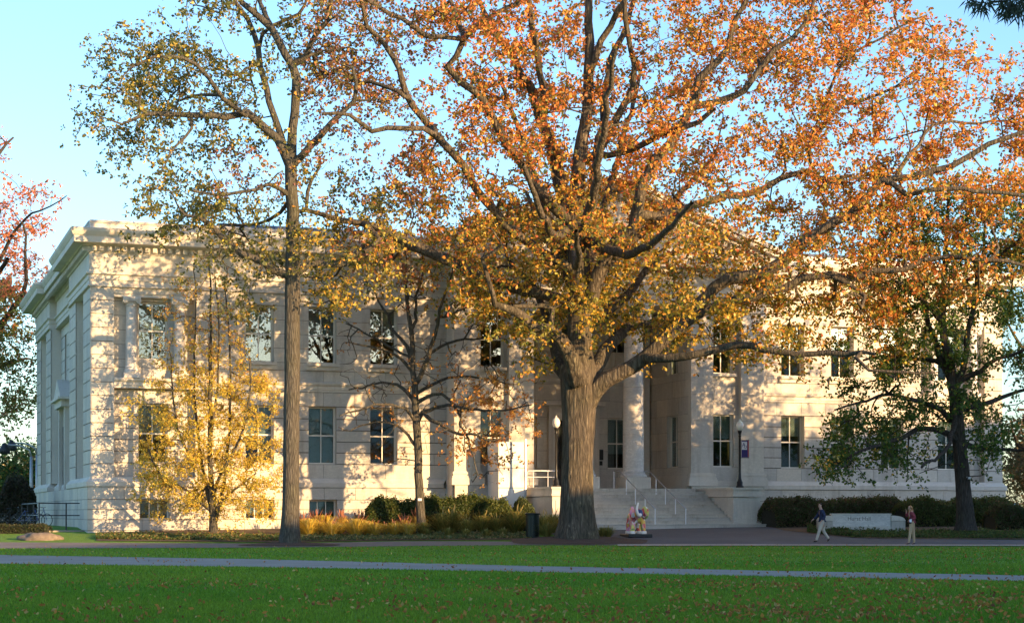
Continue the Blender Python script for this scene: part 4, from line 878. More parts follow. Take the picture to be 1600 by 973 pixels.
q = at(656, 780, 85.78); MB().box(-.09, .09, -.01, .01, -.06, .06).build('tag', M['whiterail'], o, loc=(q.x - T.pos[0][0], q.y - T.pos[0][1], q.z - T.pos[0][2]))

# --- green tree in front of the right wing
T = Tree('green_tree', 87, 'dark green leafy tree with drooping boughs in front of the right wing', bark_='bark3', seed=21)
T.limb([(1509, 828, 15), (1509, 815, 14), (1508, 790, 12.5), (1505, 760, 11.5), (1503, 730, 11), (1499, 690, 10.5), (1494, 640, 10), (1489, 600, 9), (1484, 570, 7.5), (1474, 520, 6), (1473, 480, 5), (1475, 420, 4), (1480, 360, 3), (1482, 300, 2)], wob=.02)
for pts, d in (([(1486, 590, 6), (1468, 555, 5), (1459, 527, 4.6), (1448, 490, 4), (1440, 450, 3.2), (1430, 400, 2.4), (1425, 350, 1.6)], 2), ([(1490, 605, 6), (1504, 580, 5), (1510, 545, 4.6), (1516, 500, 4), (1525, 450, 3.2), (1535, 390, 2.4), (1540, 330, 1.6)], -1.5),
    ([(1498, 690, 6), (1485, 680, 5), (1460, 670, 4.4), (1431, 672, 4), (1410, 682, 3.4), (1389, 692, 3), (1350, 702, 2.4), (1310, 722, 1.6)], -3), ([(1494, 660, 5), (1470, 640, 4), (1430, 625, 3.4), (1390, 618, 2.6), (1340, 630, 2), (1305, 640, 1.3)], -2), ([(1500, 600, 5), (1530, 580, 4), (1560, 560, 3), (1600, 548, 2.4)], -2),
    ([(1500, 690, 5), (1530, 700, 4), (1560, 702, 3.2), (1600, 705, 2)], 1), ([(1503, 650, 5), (1540, 630, 4), (1580, 615, 3), (1630, 600, 2)], 2), ([(1470, 500, 4), (1440, 470, 3), (1400, 440, 2)], -3), ([(1480, 480, 3.5), (1510, 440, 3), (1560, 400, 2.4), (1610, 360, 1.6)], -3), ([(1520, 480, 3), (1550, 450, 2.6), (1600, 420, 2)], 2), ([(1465, 560, 4), (1430, 560, 3), (1390, 555, 2.4), (1350, 560, 1.8)], 3), ([(1500, 640, 4), (1480, 700, 3), (1440, 730, 2)], -4)):
    T.limb(pts, 0, d, .45, .04)
rows = ['00024444443', '00145555553', '00356666554', '01356665554', '01355655554', '01356655444', '12455545544', '13555543433', '26666653233', '46665553222', '46643343332', '43321121221']
att = amap(rows, 1280, 280, 40, 2.2, 87, lambda x, y: 4.0, T.rng)
T.grow(att, .45, .08, .06, -.1); T.finish_radii(.02, 2.4)
def pal_g(P, r, c):
    n = len(P); g = palette(DGR, [2, 3, 3, 1, 1])(n, r); y = palette(YEL, [2, 1, 2, 2, 1])(n, r); q = r.random(n) < np.clip(noise3(c, .9) * .6 - .05, 0.02, .5); g[q] = y[q]; return g
o = T.leaves(att, 50, .165, .34, pal_g).build(flare=(gz(87), 1, .25))
q = at(1514, 746, 86.6); MB().box(-.1, .1, -.01, .01, -.06, .06).build('tag', M['whiterail'], o, loc=(q.x - T.pos[0][0], q.y - T.pos[0][1], q.z - T.pos[0][2]))

# --- trees beyond the left end
def simple_tree(name, label, D, base, limbs, rows, x0, y0, st, k, dep, per, size, spread, palf, bark_='bark3', seed=1, group=None, tip=.02, step=.7):
    T = Tree(name, D, label, bark_=bark_, seed=seed, group=group)
    for l, d in limbs: T.limb(l, 0, d, step)
    att = amap(rows, x0, y0, st, k, D, lambda x, y: dep, T.rng); T.grow(att, .7, .1, .1, .15); T.finish_radii(tip, 2.3)
    return T.leaves(att, per, size, spread, palf).build()
RED = [(.55, .16, .07), (.60, .22, .09), (.45, .12, .06), (.62, .30, .10)]
def pal_r(P, r, c):
    n = len(P); o = palette(RED, [3, 3, 2, 2])(n, r); g = palette(GRN, [2, 2, 1, 2, 1])(n, r); py = px_of(P)[1]; q = r.random(n) < np.clip((py - 430) / 60, 0, .8); o[q] = g[q]; return o
simple_tree('red_tree', 'autumn tree with salmon red leaves beyond the left end of the hall', 128, 0,
    [([(-60, 812, 14), (-58, 740, 12), (-55, 640, 11), (-50, 540, 9), (-35, 460, 6), (-20, 400, 4), (0, 330, 2)], 0), ([(-52, 560, 6), (0, 510, 5), (15, 490, 4.5), (30, 470, 4), (42, 440, 3), (40, 390, 2), (36, 350, 1.5)], -6),
     ([(-45, 520, 5), (-20, 440, 4), (0, 405, 3.2), (15, 375, 2.6), (30, 350, 2), (50, 335, 1.6), (80, 322, 1.1), (105, 305, .7)], -8), ([(-45, 520, 5), (-20, 300, 4), (0, 240, 2.6), (20, 215, 1.5)], 3), ([(-52, 600, 6), (0, 570, 4), (40, 560, 2)], 4), ([(-30, 430, 4), (0, 420, 3.5), (12, 405, 3)], -5)],
    ['4432000', '3310000', '3321210', '4432220', '6665310', '6666420', '6667720', '6666600', '6665510', '6665510', '4443510', '0012400'], -160, 200, 40, 4.0, 7, 40, .22, .5, pal_r, seed=31)
def pal_far(P, r, c):
    n = len(P); g = palette(DGR, [2, 2, 2, 1, 2])(n, r); y = palette([(.5, .3, .05), (.4, .2, .05)], [1, 1])(n, r); q = r.random(n) < .16; g[q] = y[q]; return g
simple_tree('dense_tree', 'dark green tree behind the two street lamps at the left edge', 150, 0, [([(20, 815, 6), (20, 770, 5), (22, 730, 4), (25, 700, 2)], 0), ([(20, 780, 4), (0, 750, 3), (-15, 730, 2)], 2)],
    ['0001232', '1233665', '4566777', '7777777', '7777777'], -60, 690, 20, 5, 4, 20, .26, .6, pal_far, seed=41)
def pal_o(P, r, c): return palette([(.6, .32, .06), (.5, .2, .06), (.65, .4, .08)], [1, 1, 1])(len(P), r)
simple_tree('orange_tree', 'low orange and gold tree at the far left edge behind the lamps', 175, 0, [([(-10, 812, 5), (-10, 770, 4), (-5, 740, 3)], 0)], ['0110', '2443', '5554', '5555'], -40, 712, 20, 5, 4, 22, .28, .6, pal_o, seed=43)
simple_tree('dark_tree', 'dark brownish tree beyond the right end of the hall', 125, 0, [([(1610, 812, 8), (1608, 760, 7), (1605, 700, 5), (1600, 650, 3)], 0), ([(1606, 740, 4), (1590, 700, 3), (1580, 670, 2)], -2), ([(1606, 740, 4), (1635, 700, 3), (1660, 660, 2)], 1)],
    ['00222', '12444', '25555', '36666', '36666', '36666', '24555'], 1560, 620, 24, 4, 4, 20, .22, .5, lambda P, r, c: palette([(.09, .07, .03), (.14, .09, .04), (.06, .07, .025), (.2, .10, .04)], [2, 2, 2, 1])(len(P), r), seed=45)
simple_tree('bare_twig_tree', 'leafless fine twigged tree rising behind the right end of the hall', 140, 0, [([(1700, 812, 9), (1690, 700, 8), (1670, 600, 6), (1650, 520, 4), (1640, 440, 2)], 0), ([(1675, 620, 5), (1630, 570, 4), (1595, 540, 2.6), (1572, 500, 1.5)], -3), ([(1680, 660, 4), (1640, 640, 3), (1590, 640, 2)], 2)],
    ['0122', '1333', '2444', '3444', '2333', '2333'], 1560, 400, 40, 3.2, 5, 1, .15, .5, pal_far, seed=47)

# --- the dark sprig hanging into the top right corner, from a near tree
T = Tree('overhanging_tree', 16, 'dark needle-leaved sprigs hanging into the top right corner of the sky', bark_='bark3', seed=51)
T.limb([(3900, 1066, 60), (3890, 700, 52), (3880, 300, 45), (3860, 0, 38), (3840, -300, 30)], step=.6); T.limb([(3865, 60, 26), (3300, -60, 20), (2700, -110, 15), (2150, -95, 10), (1800, -60, 8), (1660, -30, 4), (1600, -8, 3), (1570, 0, 2), (1545, 2, 1.4)], 0, 0, .15, .01)
T.limb([(1700, -35, 4), (1640, -45, 3), (1560, -22, 2), (1530, -8, 1.2)], 0, .3, .15, .01); T.limb([(1600, -8, 2), (1590, 5, 1.5), (1578, 14, 1)], 0, 0, .1, .005)
att = [tuple(at(px, py, 16 + T.rng.normal(0, .1))) for px, py, n in [(1516, -3, 1), (1520, -2, 1), (1528, -3, 1), (1534, -2, 1), (1545, -4, 1), (1570, 2, 1), (1578, 6, 1), (1572, 10, 1), (1585, 4, 1), (1592, 6, 1), (1598, 2, 1), (1588, 12, 1), (1600, 8, 1), (1610, 4, 1), (1620, 10, 1), (1640, 0, 1), (1568, -2, 1), (1582, -4, 1), (1596, -6, 1)] for _ in range(1)]
att = np.array(att); T.grow(att, .08, .1, .004, 0); T.finish_radii(.0025, 2.2)
T.leaves(att, 16, .10, .02, lambda P, r, c: palette([(.02, .03, .02), (.03, .045, .02)], [1, 1])(len(P), r), droop=1.3)
T.LS *= 1.1
def needle_mesh(s):
    n = len(s.LP); r = s.rng; a = r.normal(size=(n, 3)) * np.array([.7, .5, .5]); a[:, 2] -= .9; a /= np.linalg.norm(a, axis=1)[:, None]
    b = np.cross(a, [0, 1, .2]); b /= np.linalg.norm(b, axis=1)[:, None]; L = s.LS[:, None]
    p0 = s.LP; p2 = s.LP + a * L; p1 = s.LP + a * L * .35 + b * .007; p3 = s.LP + a * L * .35 - b * .007
    return mesh('sprig', np.stack([p0, p1, p2, p3], 1).reshape(-1, 3), np.arange(n * 4).reshape(n, 4)[:, [0, 1, 2, 0, 2, 3]].reshape(-1, 3), M['leaf'], colors=np.repeat(s.LCc, 4, 0))
T.leaf_mesh = lambda: needle_mesh(T); T.build()

# ------------------------------------------------------------------ hedges, grasses, ground cover
def leafcloud(name, P, N, size, cols, mat='leaf', asp=.4, parent=None, loc=(0, 0, 0), droop=0, up=0, **k):
    n = len(P); a = rng.normal(size=(n, 3)); a[:, 2] += up; a /= np.linalg.norm(a, axis=1)[:, None]; b = np.cross(a, rng.normal(size=(n, 3))); b /= np.linalg.norm(b, axis=1)[:, None] + 1e-9
    c = np.cross(a, b); L = (size * rng.uniform(.6, 1.3, n))[:, None]
    V = np.stack([P - a * L * .5, P + b * L * asp + c * L * .1, P + a * L * .5, P - b * L * asp + c * L * .1], 1).reshape(-1, 3)
    return link(name, mesh(name, V, np.arange(n * 4).reshape(n, 4)[:, [0, 1, 2, 0, 2, 3]].reshape(-1, 3), M[mat], colors=np.repeat(cols, 4, 0)), parent, loc, **k)
def hedge(name, pts, h, wd, n, palf, label, cat='hedge', size=.1, lump=.18, seed=1):
    "pts: ground polyline, leafy rounded volume along it"
    r = np.random.default_rng(seed); pts = [np.array(p[:2]) for p in pts]; L = [0]
    for a, b in zip(pts, pts[1:]): L.append(L[-1] + np.linalg.norm(b - a))
    s = r.uniform(0, L[-1], n); j = np.clip(np.searchsorted(L, s) - 1, 0, len(pts) - 2); A = np.array(pts)[j]; B = np.array(pts)[j + 1]; f = ((s - np.array(L)[j]) / (np.array(L)[j + 1] - np.array(L)[j]))[:, None]
    c = A + (B - A) * f; d = (B - A) / np.linalg.norm(B - A, axis=1)[:, None]; nr = np.stack([-d[:, 1], d[:, 0]], 1)
    hh = h * (1 + lump * np.sin(s * 1.1 + seed) * .6 + lump * np.sin(s * 2.7 + 2 * seed) * .5 + r.normal(0, .05, n) + .10 * (r.random(n) < .06) + .07 * np.sin(s * 6.3 + seed) * np.sin(s * 3.1)) * np.clip(np.minimum(s, L[-1] - s) / .8 + .45, 0, 1) ** .5
    th = r.uniform(0, math.pi, n); rad = r.uniform(.72, 1, n) ** .4; ee = 2 / 3.2
    x = np.sign(np.cos(th)) * abs(np.cos(th)) ** ee * wd / 2 * rad; z = abs(np.sin(th)) ** ee * hh * rad
    P = np.stack([c[:, 0] + nr[:, 0] * x, c[:, 1] + nr[:, 1] * x, z], 1); P[:, 2] += np.interp(P[:, 1], [76, 80, 92.4], [0, .1, .75])
    base = (float(P[:, 0].mean()), float(P[:, 1].mean()), gz(P[:, 1].mean())); o = empty(name, base, label=label, cat=cat); inv = tuple(-q for q in base)
    leafcloud('foliage', P, n, size, palf(n, r), parent=o, loc=inv, kind='stuff')
    mb = MB(); m = 40  # woody core
    for side in range(1):
        vs = []; fs = []
        for i in range(m + 1):
            t_ = L[-1] * (.02 + .96 * i / m); jj = min(len(pts) - 2, max(0, int(np.searchsorted(L, t_)) - 1)); ff = (t_ - L[jj]) / (L[jj + 1] - L[jj]); cc = pts[jj] + (pts[jj + 1] - pts[jj]) * ff; dd = (pts[jj + 1] - pts[jj]) / np.linalg.norm(pts[jj + 1] - pts[jj]); nn_ = np.array([-dd[1], dd[0]])
            hk = h * .80 * (1 + lump * math.sin(t_ * 1.1 + seed) * .6 + lump * math.sin(t_ * 2.7 + 2 * seed) * .5) * min(1, min(t_, L[-1] - t_) / .8 + .45) ** .5
            for q, zz in ((-.40, 0), (-.38, .7), (-.25, .97), (.25, .97), (.38, .7), (.40, 0)):
                p = cc + nn_ * q * wd; vs.append((p[0], p[1], gz(p[1]) + zz * hk))
        for i in range(m):
            for q in range(5): a = i * 6 + q; fs.append((a, a + 6, a + 7, a + 1))
        fs += [(0, 1, 2, 3, 4, 5), tuple(m * 6 + q for q in (5, 4, 3, 2, 1, 0))]; mb.add(vs, fs)
    mb.build('branches', M['twig'], o, loc=inv); return o
M['twig'] = plain('dark_twigs', (.022, .022, .013), .95, 0, .3, 10)
hg = lambda n, r: palette([(.06, .10, .02), (.045, .075, .018), (.11, .14, .03), (.17, .17, .04)], [4, 3, 2, 1])(n, r)
hb = lambda n, r: palette([(.08, .085, .03), (.11, .08, .035), (.07, .11, .025), (.15, .10, .05)], [3, 3, 3, 1])(n, r)
hedge('hedge', [at(572, 800, 88.0), at(700, 800, 88.8), at(775, 800, 89.4)], 1.62, 1.5, 26000, hg, 'long dark green clipped hedge in front of the left wing, behind the bare tree', size=.085, lump=.06, seed=3)
hedge('shrub', [at(752, 800, 88.2), at(800, 800, 88.5)], 1.55, 1.6, 9000, lambda n, r: palette([(.11, .15, .03), (.17, .19, .04), (.07, .10, .02)], [2, 2, 2])(n, r), 'rounded lighter green shrub at the right end of the clipped hedge', 'shrub', .09, .1, 5)
hedge('shrub', [at(800, 800, 89.6), at(832, 800, 89.9)], 1.45, 1.3, 5000, lambda n, r: palette([(.07, .10, .03), (.12, .15, .04)], [2, 2])(n, r), 'small grey green shrub against the white ramp wall', 'shrub', .09, .12, 6)
hedge('hedge', [at(1198, 800, 92.2), at(1260, 800, 93.2), at(1330, 800, 94.5), at(1412, 800, 95.5)], 1.4, 1.9, 34000, hb, 'loose dark reddish green hedge behind the stone name wall', size=.1, lump=.1, seed=7)
hedge('hedge', [at(1405, 800, 93.0), at(1500, 800, 94.2), at(1575, 800, 95.0)], 1.4, 1.8, 26000, lambda n, r: palette([(.07, .10, .025), (.10, .13, .03), (.13, .09, .035)], [3, 3, 1])(n, r), 'dark green hedge behind the green tree at the right wing', size=.1, lump=.12, seed=8)
hedge('shrub', [at(1545, 800, 90.5), at(1640, 800, 91)], 1.2, 1.8, 12000, hb, 'low dark shrub at the right edge beyond the green tree', 'shrub', .1, .14, 9)
hedge('hedge', [Vector((-31, 87.6, 0)), at(30, 800, 87.6), at(78, 800, 87.4)], .42, .9, 9000, lambda n, r: palette([(.05, .07, .02), (.08, .07, .03)], [3, 2])(n, r), 'knee-high dark hedge at the left edge in front of the bicycles', size=.07, lump=.1, seed=11)
hedge('shrub', [at(6, 800, 104), at(50, 800, 104)], 2.5, 2.4, 12000, lambda n, r: palette([(.05, .045, .03), (.08, .06, .035), (.04, .05, .02)], [3, 3, 3])(n, r), 'tall dark brownish shrub behind the bicycles and lamps', 'shrub', .13, .12, 13)
def cover(name, region, n, h, size, palf, seed, up=.6, sel=None):
    "low plants over a list of (px,py) ground quads"
    r = np.random.default_rng(seed); out = []
    while len(out) < n:
        q = region[r.integers(len(region))]; a, b = r.random(2); px = (q[0] * (1 - a) + q[2] * a); y0 = q[1] * (1 - a) + q[3] * a; y1 = q[4] * (1 - a) + q[5] * a; py = y0 * (1 - b) + y1 * b
        g = G(px, py); hh = h * (.55 + .45 * math.sin(g.x * 2.3) * math.sin(g.y * 2.9 + g.x)); out.append((g.x, g.y, g.z + .03 + abs(r.normal(0, .5)) * max(.25, hh / h) * h * .8))
    P = np.array(out); leafcloud(name, P, n, size, palf(n, r), up=up, asp=.32, kind='stuff')
cover('ground_cover', [(150, 843, 440, 845, 836, 838)], 15000, .26, .11, lambda n, r: palette([(.09, .14, .03), (.14, .17, .04), (.25, .15, .05), (.34, .22, .08)], [4, 3, 1, 1])(n, r), 61)
cover('ground_cover', [(470, 845, 830, 841, 838, 835)], 11000, .24, .12, lambda n, r: palette([(.10, .15, .05), (.16, .18, .06), (.30, .24, .08), (.42, .30, .12)], [3, 3, 1, 1])(n, r), 62)
cover('ground_cover', [(1262, 832, 1330, 839, 826, 832), (1330, 840, 1600, 842, 830, 832)], 30000, .30, .11, lambda n, r: palette([(.05, .09, .02), (.08, .13, .025), (.12, .14, .03), (.13, .08, .03)], [4, 3, 2, 1])(n, r), 63)
def grass_clump(h, w, n, cols, plumes=0, pcol=(.34, .14, .08)):
    mb_v = []; mb_f = []; cc = []
    for i in range(n):
        a = random.uniform(0, 6.283); lean = abs(random.gauss(0, .6)) * w; hh = h * random.uniform(.45, 1.1); r0 = random.uniform(0, .14) * w
        c = random.choice(cols); k = random.uniform(.75, 1.2); dx, dy = math.cos(a), math.sin(a); px, py = -dy, dx; wd = .010
        pts = [(r0, 0), (r0 + lean * .35, hh * .55), (r0 + lean * .8, hh * .92), (r0 + lean * 1.25, hh * random.uniform(.7, 1))]; b = len(mb_v)
        for j, (rr, z) in enumerate(pts):
            q = wd * (1, .9, .6, .1)[j]; mb_v += [(dx * rr + px * q, dy * rr + py * q, z), (dx * rr - px * q, dy * rr - py * q, z)]; cc += [tuple(x * k for x in c)] * 2
        for j in range(3): mb_f.append((b + 2 * j, b + 2 * j + 1, b + 2 * j + 3, b + 2 * j + 2))
    for i in range(plumes):
        a = random.uniform(0, 6.283); lean = random.uniform(.2, .75) * w; hh = h * random.uniform(1.0, 1.45); dx, dy = math.cos(a), math.sin(a); px, py = -dy, dx; b = len(mb_v)
        for j, (rr, z, q) in enumerate([(0, 0, .006), (lean * .5, hh * .7, .006), (lean * .75, hh * .85, .03), (lean, hh, .012)]):
            mb_v += [(dx * rr + px * q, dy * rr + py * q, z), (dx * rr - px * q, dy * rr - py * q, z)]; cc += [pcol] * 2
        for j in range(3): mb_f.append((b + 2 * j, b + 2 * j + 1, b + 2 * j + 3, b + 2 * j + 2))
    return mesh('grass_clump', mb_v, mb_f, M['blade'], colors=np.array(cc))
GM = [grass_clump(.75, .75, 620, [(.72, .50, .07), (.62, .42, .06), (.45, .38, .06), (.66, .52, .16)], 4), grass_clump(.8, .7, 480, [(.60, .40, .07), (.42, .22, .07), (.5, .4, .08)], 22),
      grass_clump(1.05, 1.0, 900, [(.20, .20, .04), (.15, .18, .035), (.34, .27, .06), (.45, .33, .08)], 6, (.4, .32, .12)), grass_clump(.7, .6, 480, [(.12, .16, .04), (.2, .22, .05), (.3, .25, .06)], 2, (.4, .32, .12))]
GL = [('golden ornamental grass clump glowing in the bed between the tall slim tree and the hedge', 'golden ornamental grass clumps left of the bare tree'), ('rust plumed ornamental grass clump in the bed left of the bare tree', 'rust plumed grass clumps'),
      ('large olive green ornamental grass clump between the bare tree and the litter bin', 'large olive grass clumps'), ('short green ornamental grass tuft at the front of the bed', 'short green grass tufts')]
def clump(k, px, py, s=1):
    px += random.uniform(-6, 6); py += random.uniform(-1.5, 1.2); g = G(px, py); o = link('ornamental_grass', GM[k], None, (g.x, g.y, g.z), random.uniform(0, 6.28), label=GL[k][0], cat='ornamental grass', group=GL[k][1]); s *= random.uniform(.68, 1.2); o.scale = (s, s, s)
for px, py in [(482, 839), (500, 838), (517, 839), (535, 837), (553, 839), (570, 838), (588, 839), (605, 837), (622, 839), (545, 834), (580, 834), (612, 834), (510, 834), (640, 838)]: clump(0, px, py, 1.0)
for px, py in [(470, 835), (492, 833), (530, 831), (565, 831), (598, 832), (635, 834), (650, 833)]: clump(1, px, py, 1.0)
for px, py in [(690, 834), (712, 832), (735, 835), (757, 833), (778, 835), (800, 834), (745, 829), (772, 829), (812, 829), (852, 836), (866, 832)]: clump(2, px, py, 1.0)
for px, py in [(672, 839), (700, 840), (728, 840), (760, 840), (790, 840), (662, 836), (985 - 30, 842), (945, 841), (855, 841)]: clump(3, px, py, .8)

# lawn blades and fallen leaves
def blades():
    V = []; C = []
    for (d0, d1, n, h, wd) in ((22, 34, 110000, .055, .011), (34, 52, 80000, .06, .016), (52, 80, 50000, .055, .022)):
        d = d0 + (d1 - d0) * rng.random(n) ** 1.0; x = rng.uniform(-.30, .30, n) * d; 
        lo = np.interp(x, [p.x for p in ext(lf, 60, 40)], [p.y for p in ext(lf, 60, 40)]); hi = np.interp(x, [p.x for p in ext(lb, 60, 40)], [p.y for p in ext(lb, 60, 40)]); up = np.interp(x, [-22, -11, 0, 22], [75.4, 76.5, 79.3, 79.0]) - .15
        keep = ((d < lo + .04 * np.sin(x * 9)) | (d > hi + .04 * np.sin(x * 7))) & (d < up) & ((x + 9.7) ** 2 / 4.9 + (d - 79) ** 2 / 2.3 > 1) & ((x - 3) ** 2 / 9.6 + (d - 82) ** 2 / 8.4 > 1)
        d = d[keep]; x = x[keep]; m = len(d); a = rng.uniform(0, math.pi, m); hh = h * rng.uniform(.5, 1.2, m); z = np.interp(d, [76, 80, 92.4], [0, .1, .75])
        ca, sa = np.cos(a) * wd, np.sin(a) * wd; lx, ly = rng.normal(0, .45, m) * hh, rng.normal(0, .45, m) * hh
        yl = np.clip(.5 + .5 * np.sin(x * .35 + 1.7 * np.sin(d * .21)) * np.sin(d * .43 + x * .12) + rng.normal(0, .25, m), 0, 1)[:, None]
        V.append(np.stack([np.stack([x - ca, d - sa, z], 1), np.stack([x + ca, d + sa, z], 1), np.stack([x + lx, d + ly, z + hh], 1)], 1).reshape(-1, 3))
        c = (np.array([.095, .25, .007])[None] * (1 - yl) + np.array([.19, .31, .015])[None] * yl) * rng.uniform(.6, 1.35, (m, 1)) * np.array([1, 1, 1]) + rng.uniform(0, .02, (m, 1)) * np.array([1, .3, .0]); C.append(np.repeat(c, 3, 0))
    V = np.vstack(V); link('grass', mesh('grass', V, np.arange(len(V)).reshape(-1, 3), M['blade'], colors=np.vstack(C)), kind='stuff')
blades()
def litter():
    r = np.random.default_rng(77); P = []
    while len(P) < 4600:
        d = r.uniform(23.5, 78); 
        if d > 40 and r.random() < .72: continue
        x = r.uniform(-.3, .3) * d; px = 800 + F * x / d; w = .35 + .65 * np.clip((px - 500) / 700, 0, 1); w *= .25 + .9 * max(0, math.sin(x * .9 + 1) * math.sin(d * .6 + x * .3))
        if d < 29: w += .2 * (px > 600)
        if r.random() > w: continue
        P.append((x, d, gz(d) + .045 + r.uniform(0, .02)))
    P = np.array(P); n = len(P); cols = palette([(.40, .13, .025), (.52, .20, .035), (.50, .30, .09), (.26, .08, .02), (.62, .42, .13)], [5, 4, 1.5, 2.5, .8])(n, r)
    leafcloud('fallen_leaves', P, n, .085, cols, up=0, asp=.27, kind='stuff')
litter()

# ------------------------------------------------------------------ lamps
def post_lamp(px, v, label, banner=False):
    u = U(px, v); p = loc2w(u, v, 2.76); o = empty('globe_lamp', p, label=label, cat='lamp')
    MB().lathe([(.20, 0), (.20, .08), (.15, .12), (.15, .3), (.11, .36), (.075, .5), (.06, .8), (.052, 2.6), (.075, 2.64), (.05, 2.7), (.09, 2.82), (.11, 2.88), (.11, 2.92)], 14).build('post', M['black'], o, smooth=True)
    MB().lathe([(.09, 2.92), (.17, 3.02), (.2, 3.14), (.185, 3.26), (.13, 3.36), (.07, 3.41), (.03, 3.5), (.01, 3.52)], 18).build('globe', M['globe'], o, smooth=True)
    return o
L1 = post_lamp(1156, -5.6, 'black globe lamp with a purple banner on the right stair block')
post_lamp(869, -5.6, 'black globe lamp half hidden behind the big oak trunk')
m, t, b = newmat('banner_purple'); b.inputs['Base Color'].default_value = (.055, .04, .17, 1); b.inputs['Roughness'].default_value = .8; M['purple'] = m
M['red'] = plain('banner_red', (.42, .07, .07), .8); M['white'] = plain('banner_white', (.75, .73, .75), .8); M['navy'] = plain('navy_print', (.035, .04, .15), .8)
bn = MB().box(.08, .46, -.012, .012, 1.55, 2.42).build('banner', M['purple'], L1, bevel=.004)
MB().box(.40, .462, -.016, .016, 1.58, 2.42).build('red_edge', M['red'], bn); MB().box(.10, .37, -.02, -.014, 1.95, 2.36).build('white_square', M['white'], bn)
MB().tube([(.0, 0, 2.44), (.48, 0, 2.44)], .012, 6).build('banner_arm', M['black'], L1); MB().tube([(.0, 0, 1.53), (.48, 0, 1.53)], .012, 6).build('banner_arm', M['black'], L1)
def text(s, size, mat, parent, loc, rot, ex=.004, name='lettering', font_scale=1):
    cu = bpy.data.curves.new(name, 'FONT'); cu.body = s; cu.size = size; cu.extrude = ex; cu.align_x = 'CENTER'; cu.align_y = 'CENTER'
    o = bpy.data.objects.new(name, cu); COL.objects.link(o); o.parent = parent; o.location = loc; o.rotation_euler = rot
    dg = bpy.context.evaluated_depsgraph_get(); me = bpy.data.meshes.new_from_object(o.evaluated_get(dg)); me.materials.clear(); me.materials.append(mat)
    m_ = bpy.data.objects.new(name, me); COL.objects.link(m_); m_.parent = parent; m_.location = loc; m_.rotation_euler = rot
    bpy.data.objects.remove(o); return m_
text('A', .26, M['navy'], bn, (.20, -.024, 2.20), (R(90), 0, 0)); text('U', .22, M['navy'], bn, (.28, -.024, 2.08), (R(90), 0, 0))
# cobra-head street lamps at the far left
for px, D, hpx, hx, hy, lab in ((49, 112, 703, 7, 702, 'tall grey street lamp with a curved arm, the nearer and lower-headed of the left pair'), (58, 118, 700, 18, 697, 'tall grey street lamp with a curved arm, closest to the hall wall')):
    b0 = at(px, 800, D); b0.z = gz(D); o = empty('street_lamp', b0, label=lab, cat='street lamp'); top = at(px, hpx + 10, D); hd = at(hx, hy, D)
    rel = lambda v_: tuple(v_ - b0)
    MB().tube([(0, 0, 0), rel(at(px, 760, D)), rel(top)], [.14, .11, .09], 10).build('pole', M['steel'], o, smooth=True)
    mx_ = (px * .7 + hx * .3)
    MB().tube([rel(top), rel(at(px - 3, hpx, D)), rel(at(mx_ - 2, hpx - 6, D)), rel(at((px + hx) / 2 - 3, hpx - 8, D)), rel(at(hx + 3, hpx - 8, D))], .055, 8).build('arm', M['steel'], o, smooth=True)
    c = hd - b0; MB().lathe([(.05, .42), (.14, .36), (.2, .2), (.34, .02), (.36, -.2), (.2, -.3)], 14, tuple(c)).build('lamp_head', M['iron'], o, smooth=True)

# ------------------------------------------------------------------ name wall
p0 = at(1345, 800, 88.2); p0.z = gz(88.2); SG = empty('name_wall', p0, R(2), label='low grey stone name wall reading Hurst Hall between the walking man and the woman', cat='sign')
sc_ = 88.2 / F
w_ = 46 * sc_
MB().box(-w_, w_, -.18, .18, .30, .86).build('slab', M['column'], SG, bevel=.015); MB().box(-w_ - .05, w_ + .02, -.22, .22, .86, .92).build('coping', M['trim'], SG)
MB().box(-w_ - .05, w_ + .05, -.24, .24, -.2, .30).build('base', M['stone'], SG)
for s_ in (-1, 1):
    x0 = s_ * w_; x1 = s_ * (w_ + .68); o = MB().box(min(x0, x1), max(x0, x1), -.3, .3, -.2, .56).build('end_block', M['step'], SG, bevel=.02)
    mb = MB(); n = 10; vs = []
    for i in range(n + 1):
        f = i / n; x = x0 + (x1 - x0) * f; z = .58 + .24 * math.sqrt(max(0, 1 - f ** 2.2)); vs += [(x, -.34, z), (x, .34, z), (x, -.34, .565), (x, .34, .565)]
    fs = []
    for i in range(n): a = i * 4; fs += [(a, a + 4, a + 5, a + 1), (a + 2, a + 3, a + 7, a + 6), (a, a + 2, a + 6, a + 4), (a + 1, a + 5, a + 7, a + 3)]
    fs += [(0, 1, 3, 2)]; MB().add(vs, fs).build('curved_cap', M['trim'], o)
text('Hurst Hall', .27, M['joint'], SG, (-.12, -.182, .66), (R(90), 0, 0), .003)

# ------------------------------------------------------------------ litter bin
g = G(832, 840); o = empty('litter_bin', g, label='dark green round slatted litter bin left of the big oak', cat='litter bin'); 
MB().lathe([(.27, .02), (.27, 1.02), (.23, 1.02), (.23, .1)], 24).build('liner', M['black'], o, smooth=True)
sm = MB().box(-.028, .028, -.012, .012, .04, 1.08).mesh('slat', M['can'])
for k in range(28):
    a = 2 * math.pi * k / 28; s_ = link('slat', sm, o, (.30 * math.cos(a), .30 * math.sin(a), 0), a + math.pi / 2)
MB().lathe([(.31, 1.06), (.35, 1.08), (.36, 1.13), (.32, 1.16), (.25, 1.16), (.25, 1.08)], 28).build('rim', M['can'], o, smooth=True); MB().lathe([(.31, .0), (.33, .02), (.33, .07), (.31, .09)], 28).build('base_ring', M['can'], o)

